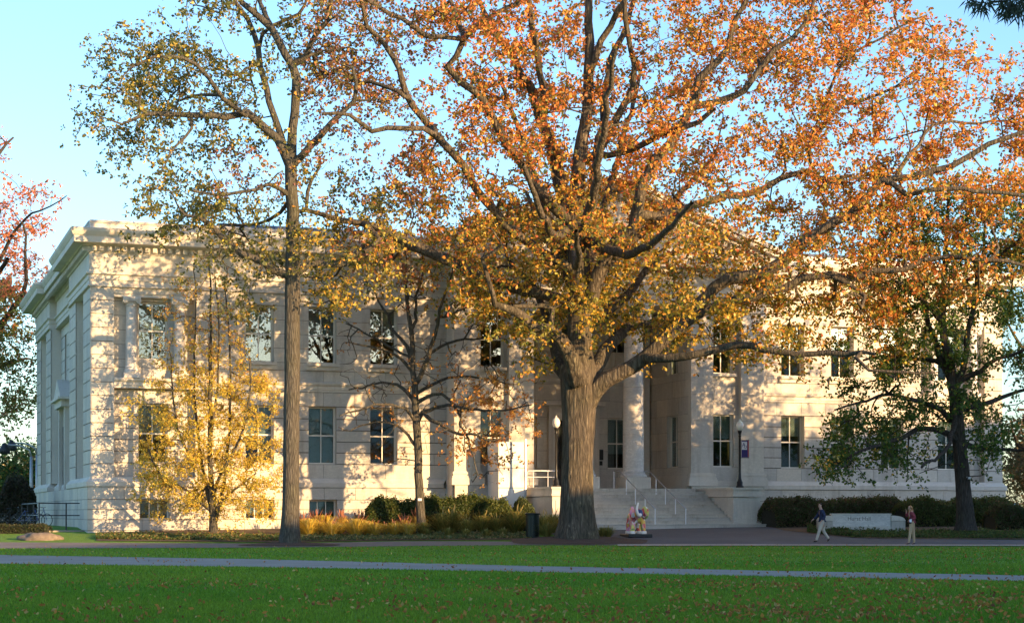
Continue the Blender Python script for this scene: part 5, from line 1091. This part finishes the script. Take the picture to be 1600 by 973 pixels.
# ------------------------------------------------------------------ skinned figures
def skin(name, pts, edges, mat, parent, sub=2, root=0, flat=None, **k):
    me = bpy.data.meshes.new(name); me.from_pydata([p[:3] for p in pts], edges, []); me.materials.append(mat)
    o = bpy.data.objects.new(name, me); COL.objects.link(o); o.parent = parent; md = o.modifiers.new('skin', 'SKIN'); md.use_smooth_shade = True
    if not me.skin_vertices: me.skin_vertices.new() if hasattr(me.skin_vertices, 'new') else None
    sv = me.skin_vertices[0].data
    for i, p in enumerate(pts):
        r_ = p[3]; sv[i].radius = (r_, p[4]) if len(p) > 4 else (r_, r_); sv[i].use_root = (i == root)
    s_ = o.modifiers.new('sub', 'SUBSURF'); s_.levels = sub; s_.render_levels = sub
    dg = bpy.context.evaluated_depsgraph_get(); m2 = bpy.data.meshes.new_from_object(o.evaluated_get(dg)); m2.name = name
    o.modifiers.clear(); o.data = m2; m2.polygons.foreach_set('use_smooth', np.ones(len(m2.polygons), bool)); return tag(o, **k)
def chain(pts): return [(i, i + 1) for i in range(len(pts) - 1)]
M['skin'] = plain('skin', (.46, .27, .19), .55); M['jacket'] = plain('navy_jacket', (.012, .022, .06), .8, 0, .2, 12); M['khaki'] = plain('khaki_trousers', (.46, .41, .33), .85, 0, .08, 8)
M['shoe'] = plain('dark_shoes', (.03, .018, .014), .5); M['hair_brown'] = plain('brown_hair', (.055, .025, .012), .7, 0, .3, 30); M['hair_light'] = plain('reddish_blond_hair', (.36, .17, .06), .6, 0, .3, 30)
M['maroon'] = plain('maroon_top', (.22, .035, .05), .85, 0, .15, 10); M['tan'] = plain('tan_trousers', (.42, .31, .19), .85, 0, .1, 8); M['bag'] = plain('dark_shoulder_bag', (.02, .02, .04), .7); M['paper'] = plain('pale_paper', (.7, .7, .75), .8); M['pink'] = plain('pink_lining', (.6, .25, .22), .8)
def hand(parent_pts, edges, wrist, direction, side, curl=.4, r=.009):
    "adds palm and five finger chains to a body skeleton; returns nothing"
    w = Vector(wrist); d = Vector(direction).normalized(); sdv = Vector(side).normalized(); up = d.cross(sdv).normalized(); wi = len(parent_pts) - 1
    parent_pts.append((*(w + d * .05), .026, .018)); edges.append((wi, len(parent_pts) - 1)); pi = len(parent_pts) - 1
    for k, (o_, L) in enumerate(((-.030, .055), (-.010, .072), (.010, .078), (.030, .070), (.045, .05))):
        a = w + d * (.085 if k < 4 else .05) + sdv * o_; b = a + (d * math.cos(curl) + up * math.sin(curl)) * L * .55 + (sdv * .03 if k == 4 else Vector()); c = b + (d * math.cos(curl * 2) + up * math.sin(curl * 2)) * L * .5
        i0 = len(parent_pts); parent_pts += [(*a, r), (*b, r * .95), (*c, r * .8)]; edges += [(pi, i0), (i0, i0 + 1), (i0 + 1, i0 + 2)]
def person(loc, rz, label, J, cloth, hairf):
    o = empty('person', loc, rz, label=label, cat='person'); P = []; E = []
    def ch(names_r, start=None):
        idx = [] if start is None else [start]
        for p in names_r: P.append(p); idx.append(len(P) - 1)
        E.extend(zip(idx, idx[1:])); return idx[-1]
    pel = ch([(*J['pelvis'], .13, .10)]); ch([(*J['waist'], .115, .09), (*J['chest'], .15, .10), (*J['neckb'], .07, .06)], pel); nb_ = len(P) - 1; chest = nb_ - 1
    ch([(*J['neck'], .052), (*J['chin'], .062, .068), (*J['head'], .076, .088), (*J['crown'], .055, .062)], nb_)
    for s_ in 'LR':
        ch([(*J['hip' + s_], .085), (*J['knee' + s_], .055), (*J['ankle' + s_], .038), (*J['toe' + s_], .03)], pel)
        ch([(*J['sh' + s_], .055), (*J['el' + s_], .04), (*J['wr' + s_], .028)], nb_)
        hand(P, E, J['wr' + s_], Vector(J['wr' + s_]) - Vector(J['el' + s_]), Vector((.2, 1, .1)), .5)
    skin('body', P, E, M['skin'], o, 1, pel)
    # face
    h = Vector(J['head']); c = Vector(J['chin']); fw = Vector(J['face']).normalized(); sd_ = fw.cross(Vector((0, 0, 1))).normalized(); mb = MB()
    mb.ball(tuple(h + fw * .088 - Vector((0, 0, .03))), (.015, .015, .022), 8, 6)
    for s2 in (-1, 1): mb.ball(tuple(h + sd_ * s2 * .082 - Vector((0, 0, .02))), (.014, .014, .026), 8, 6)
    mb.build('nose_and_ears', M['skin'], o, smooth=True); mb = MB()
    for s2 in (-1, 1): mb.ball(tuple(h + fw * .078 + sd_ * s2 * .03 + Vector((0, 0, .005))), .010, 8, 6)
    mb.build('eyes', M['shoe'], o); MB().ball(tuple(c + fw * .078 + Vector((0, 0, .012))), (.02, .02, .006), 8, 6).build('mouth', M['pink'], o)
    cloth(o, J); hairf(o, J, h, fw, sd_); return o
def V3(a, b, f): return tuple(Vector(a).lerp(Vector(b), f))
# walking man, moving left; local x = picture right, y = away
J = dict(pelvis=(.02, 0, .93), waist=(.02, 0, 1.06), chest=(-.0, 0, 1.28), neckb=(-.03, 0, 1.45), neck=(-.045, 0, 1.51), chin=(-.085, 0, 1.565), head=(-.075, 0, 1.66), crown=(-.065, 0, 1.72), face=(-1, -.45, -.12),
         hipL=(-.01, -.09, .90), kneeL=(-.13, -.10, .50), ankleL=(-.26, -.10, .09), toeL=(-.40, -.11, .04), hipR=(.03, .09, .90), kneeR=(.10, .09, .49), ankleR=(.33, .10, .16), toeR=(.26, .10, .035),
         shL=(-.01, -.20, 1.41), elL=(.10, -.25, 1.14), wrL=(-.06, -.27, .95), shR=(-.03, .19, 1.41), elR=(-.16, .25, 1.16), wrR=(-.36, .22, 1.0))
def cloth_man(o, J):
    j = J
    P = [(*j['pelvis'], .165, .145), (*j['waist'], .165, .135), (*j['chest'], .19, .135), (*V3(j['chest'], j['neckb'], .75), .15, .11), (*j['neckb'], .085, .08)]; E = chain(P)
    for s_ in 'LR':
        a = len(P); P += [(*j['sh' + s_], .088), (*j['el' + s_], .066), (*V3(j['el' + s_], j['wr' + s_], .85), .05)]; E += [(3, a), (a, a + 1), (a + 1, a + 2)]
    skin('jacket', P, E, M['jacket'], o, 2, 1)
    P = [(*V3(j['pelvis'], j['waist'], .2), .15, .125), (*V3(j['pelvis'], j['hipL'], .3), .14)]; E = [(0, 1)]
    for s_ in 'LR':
        a = len(P); P += [(*j['hip' + s_], .11), (*V3(j['hip' + s_], j['knee' + s_], .5), .10), (*j['knee' + s_], .078), (*V3(j['knee' + s_], j['ankle' + s_], .6), .066), (*j['ankle' + s_], .064)]; E += [(1, a)] + [(a + i, a + i + 1) for i in range(4)]
    skin('trousers', P, E, M['khaki'], o, 2, 0)
    for s_ in 'LR':
        a = Vector(j['ankle' + s_]); t_ = Vector(j['toe' + s_]); hl = a + (a - t_).normalized() * .05 + Vector((0, 0, -.04)); skin('shoe', [(*hl, .045), (*(a.lerp(t_, .5) + Vector((0, 0, -.01))), .052, .04), (*t_, .042, .03)], [(0, 1), (1, 2)], M['shoe'], o, 2)
def hair_man(o, J, h, fw, sd_):
    b_ = h - fw * .022 + Vector((0, 0, .03)); skin('hair', [(*(b_ - fw * .045 - Vector((0, 0, .05))), .06), (*b_, .088, .085), (*(b_ + fw * .045 + Vector((0, 0, .045))), .05)], [(0, 1), (1, 2)], M['hair_brown'], o, 2)
g = G(1284, 847.5)
person((g.x, g.y, g.z + .02), 0, 'man in a navy jacket and khaki trousers walking left past the stone name wall', J, cloth_man, hair_man)
# woman standing, bag strap and light hair, facing left and a little towards us
J = dict(pelvis=(.03, 0, .95), waist=(.03, 0, 1.08), chest=(.01, 0, 1.28), neckb=(-.02, 0, 1.44), neck=(-.035, 0, 1.50), chin=(-.07, 0, 1.55), head=(-.06, 0, 1.63), crown=(-.05, 0, 1.69), face=(-1, -.3, -.35),
         hipL=(.0, -.08, .92), kneeL=(-.07, -.09, .51), ankleL=(-.13, -.10, .09), toeL=(-.25, -.13, .035), hipR=(.06, .08, .92), kneeR=(.11, .08, .50), ankleR=(.15, .09, .09), toeR=(.04, .05, .035),
         shL=(-.01, -.17, 1.40), elL=(.12, -.22, 1.14), wrL=(-.09, -.26, 1.08), shR=(-.04, .16, 1.40), elR=(-.17, .2, 1.22), wrR=(-.19, .12, 1.42))
def cloth_w(o, J):
    j = J
    P = [(*j['pelvis'], .175, .15), (*j['waist'], .15, .125), (*j['chest'], .165, .13), (*V3(j['chest'], j['neckb'], .75), .13, .10), (*j['neckb'], .07, .065)]; E = chain(P)
    for s_ in 'LR':
        a = len(P); P += [(*j['sh' + s_], .078), (*j['el' + s_], .06), (*V3(j['el' + s_], j['wr' + s_], .8), .046)]; E += [(3, a), (a, a + 1), (a + 1, a + 2)]
    skin('sweater', P, E, M['maroon'], o, 2, 1)
    P = [(*V3(j['pelvis'], j['waist'], .1), .15, .125), (*V3(j['pelvis'], j['hipL'], .3), .14)]; E = [(0, 1)]
    for s_ in 'LR':
        a = len(P); P += [(*j['hip' + s_], .112), (*V3(j['hip' + s_], j['knee' + s_], .5), .088), (*j['knee' + s_], .068), (*V3(j['knee' + s_], j['ankle' + s_], .5), .058), (*j['ankle' + s_], .052)]; E += [(1, a)] + [(a + i, a + i + 1) for i in range(4)]
    skin('trousers', P, E, M['tan'], o, 2, 0)
    for s_ in 'LR':
        a = Vector(j['ankle' + s_]); t_ = Vector(j['toe' + s_]); skin('shoe', [(*(a + (a - t_).normalized() * .04 + Vector((0, 0, -.04))), .04), (*(a.lerp(t_, .5) + Vector((0, 0, -.01))), .046, .04), (*t_, .036, .028)], [(0, 1), (1, 2)], M['shoe'], o, 2)
    b_ = skin('shoulder_bag', [(-.10, -.20, 1.02, .10, .06), (-.08, -.22, .90, .11, .06)], [(0, 1)], M['bag'], o, 1)
    MB().tube([(-.10, -.20, 1.08), (-.05, -.17, 1.3), (.03, -.05, 1.47), (.12, .1, 1.35)], .014, 6).build('strap', M['bag'], o)
    MB().box(-.15, -.05, -.31, -.29, .98, 1.10).build('paper', M['paper'], o)
def hair_w(o, J, h, fw, sd_):
    b_ = h - fw * .02 + Vector((0, 0, .025)); P = [(*(b_ + fw * .04 + Vector((0, 0, .05))), .05), (*b_, .095, .092), (*(b_ - fw * .05 + Vector((0, 0, -.1))), .085), (*(b_ - fw * .08 + Vector((0, 0, -.24))), .075), (*(b_ - fw * .07 + Vector((0, 0, -.36))), .04)]
    E = chain(P)
    for s2 in (-1, 1):
        a = len(P); P += [(*(b_ + sd_ * s2 * .07 + Vector((0, 0, -.08))), .04), (*(b_ + sd_ * s2 * .09 + fw * .02 + Vector((0, 0, -.2))), .035), (*(b_ + sd_ * s2 * .09 + fw * .03 + Vector((0, 0, -.3))), .02)]; E += [(1, a), (a, a + 1), (a + 1, a + 2)]
    skin('hair', P, E, M['hair_light'], o, 2, 1)
g = G(1424, 851.5)
person((g.x, g.y, g.z + .03), 0, 'woman with long light hair, maroon sweater and a shoulder bag standing on the path', J, cloth_w, hair_w)

# ------------------------------------------------------------------ painted elephant statue
m, t, b = newmat('painted_patches'); b.inputs['Roughness'].default_value = .35
vo = nd(t, 'ShaderNodeTexVoronoi'); vo.inputs['Scale'].default_value = 6.5; t.links.new(coords(t, (1, 1, .8)), vo.inputs['Vector'])
sp = nd(t, 'ShaderNodeSeparateColor'); t.links.new(vo.outputs['Color'], sp.inputs[0])
rp = nd(t, 'ShaderNodeValToRGB'); rp.color_ramp.interpolation = 'CONSTANT'; e = rp.color_ramp.elements
cl = [(.75, .12, .12), (.80, .45, .08), (.85, .80, .75), (.70, .60, .15), (.25, .35, .10), (.80, .35, .30), (.35, .08, .10), (.75, .30, .45)]
while len(e) < len(cl): e.new(.5)
for i, c in enumerate(cl): e[i].position = i / len(cl); e[i].color = (*c, 1)
t.links.new(sp.outputs[0], rp.inputs[0]); t.links.new(rp.outputs[0], b.inputs['Base Color']); M['patch'] = m
M['bluep'] = plain('blue_paint', (.03, .06, .20), .35); M['whitep'] = plain('cream_paint', (.82, .74, .66), .35)
g = G(995, 839); ST = empty('elephant_statue', g, R(12), label='colourful patchwork painted elephant statue with raised trunk before the steps', cat='statue')
MB().box(-.56, .60, -.55, 1.0, 0, .16).build('base', M['black'], ST, bevel=.03)
P = [(.02, .55, .95, .30, .30), (.0, .1, 1.02, .34, .34), (-.02, -.15, 1.12, .24, .25), (-.04, -.38, 1.2, .20, .22)]; E = [(0, 1), (1, 2), (2, 3)]
for x, y, s_ in ((-.24, -.1, 1), (.26, -.1, 1), (-.22, .6, 1), (.24, .6, 1)):
    a = len(P); P += [(x, y, .75, .15), (x * 1.05, y - .03, .45, .125), (x * 1.08, y - .04, .2, .14)]; E += [(1 if y < .3 else 0, a), (a, a + 1), (a + 1, a + 2)]
P += [(.02, .9, .9, .05), (.03, 1.0, .6, .025)]; E += [(0, len(P) - 2), (len(P) - 2, len(P) - 1)]
skin('body', P, E, M['patch'], ST, 2, 1)
skin('head', [(-.02, -.42, 1.22, .21, .23), (-.02, -.56, 1.1, .17, .17), (.0, -.64, .92, .13, .13)], [(0, 1), (1, 2)], M['bluep'], ST, 2)
skin('trunk', [(-.02, -.66, 1.08, .10), (-.10, -.84, .98, .085), (-.22, -.92, 1.08, .075), (-.27, -.9, 1.28, .065), (-.22, -.86, 1.48, .055), (-.16, -.84, 1.62, .05)], chain(range(6)), M['whitep'], ST, 2)
for s_, mt in ((-1, 'patch'), (1, 'patch')):
    mb = MB(); mb.ball((0, .02, -.04), (.20, .035, .30), 16, 10); e_ = mb.build('ear', M[mt], ST, (s_ * .30, -.30, 1.18), R(-38 * s_), smooth=True)
    MB().tube([(s_ * .1, -.62, .98), (s_ * .14, -.76, .92), (s_ * .15, -.88, .98)], [.035, .026, .008], 8).build('tusk', M['whitep'], ST, smooth=True)
for x, y in ((-.26, -.14), (.28, -.14), (-.24, .56), (.26, .56)): MB().lathe([(.155, .16), (.16, .2), (.145, .3)], 12, (x, y, 0)).build('foot', M['whitep'], ST, smooth=True)

# ------------------------------------------------------------------ left end: railing, ramp wall, bicycles, boulder
RL = hallthing('dark_railing', label='dark metal railing around the side entrance left of the hall corner', cat='railing')
def side(px, v_off=0, y=.0): return px
xa, xb = -3.1, -1.0
A = loc2w(-2.1, 3.5); 
for (x0, y0, x1, y1) in ((-2.2, 2.5, -2.2, 14), (-2.2, 2.5, -.25, 2.5)):
    for z in (1.95, 1.35): MB().tube([(x0, y0, z), (x1, y1, z)], .03, 6).build('rail', M['iron'], RL)
for x, y in ((-2.2, 2.5), (-.9, 2.5), (-2.2, 6), (-2.2, 10), (-2.2, 14)): MB().tube([(x, y, .3), (x, y, 1.98)], .035, 6).build('post', M['iron'], RL)
o = hallthing('side_walk_slab', kind='structure'); MB().box(-2.6, -.2, 1.0, 20, .3, .62).build('side_walk', M['path'], o, kind='structure')
def wheel(mb_t, mb_s, c, r=.33):
    n = 20; mb_t.tube([(c[0] + r * math.cos(2 * math.pi * k / n), c[1], c[2] + r * math.sin(2 * math.pi * k / n)) for k in range(n + 1)], .02, 6, False)
    for k in range(10): a = math.pi * k / 5; mb_s.tube([c, (c[0] + r * math.cos(a), c[1], c[2] + r * math.sin(a))], .004, 3, False)
def bike(px, py, D, rz, lab, mat):
    p = at(px, 800, D); o = empty('bicycle', (p.x, p.y, gz(p.y)), rz, label=lab, cat='bicycle')
    for x in (-.52, .52):
        a, b_ = MB(), MB(); wheel(a, b_, (x, 0, .35)); w_o = a.build('wheel', M['black'], o); b_.build('spokes', M['steel'], w_o)
    f = MB(); 
    for q in ([(-.52, 0, .35), (-.18, 0, .82), (.34, 0, .85), (-.08, 0, .32), (-.52, 0, .35)], [(-.18, 0, .9), (-.08, 0, .32)], [(.52, 0, .35), (.34, 0, .85), (.30, 0, 1.0)]): f.tube([Vector(v_) for v_ in q], .017, 6)
    f.build('frame', M[mat], o); MB().tube([(.28, -.26, 1.03), (.32, 0, 1.0), (.28, .26, 1.03)], .013, 6).build('handlebar', M['black'], o); MB().ball((-.2, 0, .95), (.13, .07, .035), 10, 6).build('saddle', M['black'], o)
    MB().tube([(-.08, -.1, .2), (-.08, -.1, .32), (-.08, .1, .32), (-.08, .1, .44)], .012, 6).build('pedals', M['black'], o)
M['bluef'] = plain('blue_bicycle_paint', (.02, .06, .22), .3)
bike(44, 815, 96, R(15), 'bicycle with a blue frame leaning near the lamps, left of the other bicycle', 'bluef'); bike(60, 815, 95, R(-20), 'bicycle with a blue frame closest to the dark railing', 'bluef'); bike(20, 815, 98, R(20), 'bicycle at the left edge in front of the brown shrub', 'iron')
# boulder
g = G(62, 843); mb = MB(); mb.ball((0, 0, 0), (1, 1, 1), 24, 16); r_ = random.Random(5)
vs = []
for x, y, z in mb.v:
    k = 1 + .16 * math.sin(3 * x + 1) * math.cos(4 * y + 2) + .08 * math.sin(7 * x + 5 * z) + r_.uniform(-.02, .02); vs.append((x * k * .95, y * k * .6, max(-.05, z * k * .34)))
M['rock'] = plain('grey_brown_rock', (.16, .13, .10), .95, 0, .3, 5)
link('boulder', mesh('boulder', vs, mb.f, M['rock'], True), None, tuple(g), R(8), label='low flat grey brown boulder on the lawn in front of the hall corner', cat='boulder')
# parked car glimpsed beyond the right end
p = at(1600, 800, 128); CR = empty('parked_car', (p.x, p.y, .75), R(4), label='pale blue parked car glimpsed beyond the right end of the hall', cat='car')
M['carpaint'] = plain('pale_blue_car_paint', (.30, .42, .50), .25, .3)
prof = [(-2.2, .35), (-2.25, .7), (-2.1, .88), (-1.3, .95), (-.7, 1.38), (.75, 1.42), (1.5, .98), (2.1, .9), (2.25, .65), (2.2, .35)]; vs = [(x, -.85, z) for x, z in prof] + [(x, .85, z) for x, z in prof]; n = len(prof)
MB().add(vs, [tuple(range(n)), tuple(range(2 * n - 1, n - 1, -1))] + [(i, i + n, (i + 1) % n + n, (i + 1) % n) for i in range(n)]).build('body', M['carpaint'], CR, bevel=.06)
for a in ([(-1.15, 1.0), (-.65, 1.32), (-.05, 1.34), (-.05, 1.0)], [(.02, 1.0), (.02, 1.34), (.7, 1.34), (1.25, 1.0)]): MB().add([(x, -.87, z) for x, z in a], [(0, 1, 2, 3)]).build('side_window', M['glass'], CR)
for x in (-1.4, 1.4):
    w_o = MB().tube([(x, -.9, .33), (x, -.68, .33)], .33, 18).build('wheel', M['black'], CR); MB().tube([(x, -.915, .33), (x, -.9, .33)], .19, 14).build('rim', M['steel'], w_o)

# ------------------------------------------------------------------ the rest of the campus lawn: trees outside the frame that shade it and show in the panes, and an unseen hall added for its shade
T = Tree('lawn_tree', 60, 'broad autumn tree around the lawn, unseen outside the picture', bark_='bark3', seed=71)
T.limb([(800, 1060 - 200, 18), (800, 700, 15), (802, 560, 12), (800, 400, 8), (805, 200, 4)], step=1)
for pts, d in (([(800, 640, 10), (700, 480, 7), (620, 330, 4)], 3), ([(800, 620, 10), (920, 470, 7), (1000, 330, 4)], -3), ([(800, 560, 8), (760, 380, 5), (740, 220, 3)], -5), ([(800, 560, 8), (850, 380, 5), (880, 200, 3)], 5), ([(800, 600, 8), (660, 520, 5), (560, 460, 3)], -3), ([(800, 600, 8), (960, 540, 5), (1060, 470, 3)], 3)): T.limb(pts, 0, d, 1)
rows = ['0000110000', '0012332100', '0134444310', '1345555431', '2455555542', '2455555542', '1345555431', '0113333110']
att = amap(rows, 500, 100, 60, 1.5, 60, lambda x, y: 6, T.rng); T.grow(att, .8, .1, .1, .2); T.finish_radii(.016, 2.3)
T.leaves(att, 16, .30, .7, lambda P, r, c: palette(ORG[:2] + GRN[:3], [1, 1, 2, 2, 1])(len(P), r)); LT = T.build(base=(0, 60, 0))
def copy_tree(src, x, y, rz, s, label):
    o = src.copy(); COL.objects.link(o); o.location = (x, y, gz(y)); o.rotation_euler = (0, 0, rz); o.scale = (s, s, s); o['label'] = label; o['group'] = 'trees across the lawn'
    for c in src.children: d = c.copy(); COL.objects.link(d); d.parent = o
    return o
LT['group'] = 'trees across the lawn'
S2 = Vector((SUN_DIR.x, SUN_DIR.y)); Q2 = Vector((-SUN_DIR.y, SUN_DIR.x))
def sq(a, b): p = S2 * a + Q2 * b; return (p.x, p.y)
SPOTS = [(-34, -30, .9), (-14, -42, 1.1), (6, -36, .95), (27, -48, 1.15), (48, -28, 1.0), (-60, -15, 1.05), (70, -20, 1.1), (-24, -18, 1.0), (14, -22, .9),
         (*sq(-15, 80), 1.05), (*sq(-10, 87), .95), (*sq(-4, 95), .8), (*sq(6, 103), .9), (-50, 97, 1.0), (-56, 78, 1.1)]  # last pair of trees added left of the hall to block sky light
LT.location = (SPOTS[0][0], SPOTS[0][1], 0); LT.scale = (.9, .9, .9)
for i, (x, y, s) in enumerate(SPOTS[1:]): copy_tree(LT, x, y, i * 1.3 + .5, s, 'broad autumn tree around the lawn, unseen outside the picture')
nbp = sq(20, 62); NB = empty('added_shade_hall', (*nbp, 0), math.atan2(Q2.y, Q2.x), label='unseen plain stone hall added outside the picture to throw the long shade', cat='building')
MB().box(-60, 50, -8, 8, -1, 12.2).build('wall', M['stone'], NB); MB().box(12, 56, -8.05, 8.05, -1, 16.0).build('taller_shade_block', M['stone'], NB); MB().add([(-60.5, -8.5, 12.2), (50.5, -8.5, 12.2), (50.5, 8.5, 12.2), (-60.5, 8.5, 12.2), (-54, 0, 13.9), (44, 0, 13.9)], [(0, 1, 5, 4), (1, 2, 5), (2, 3, 4, 5), (3, 0, 4)]).build('roof', M['slate'], NB)  # unseen shade caster; the taller block is added to shade the right wing
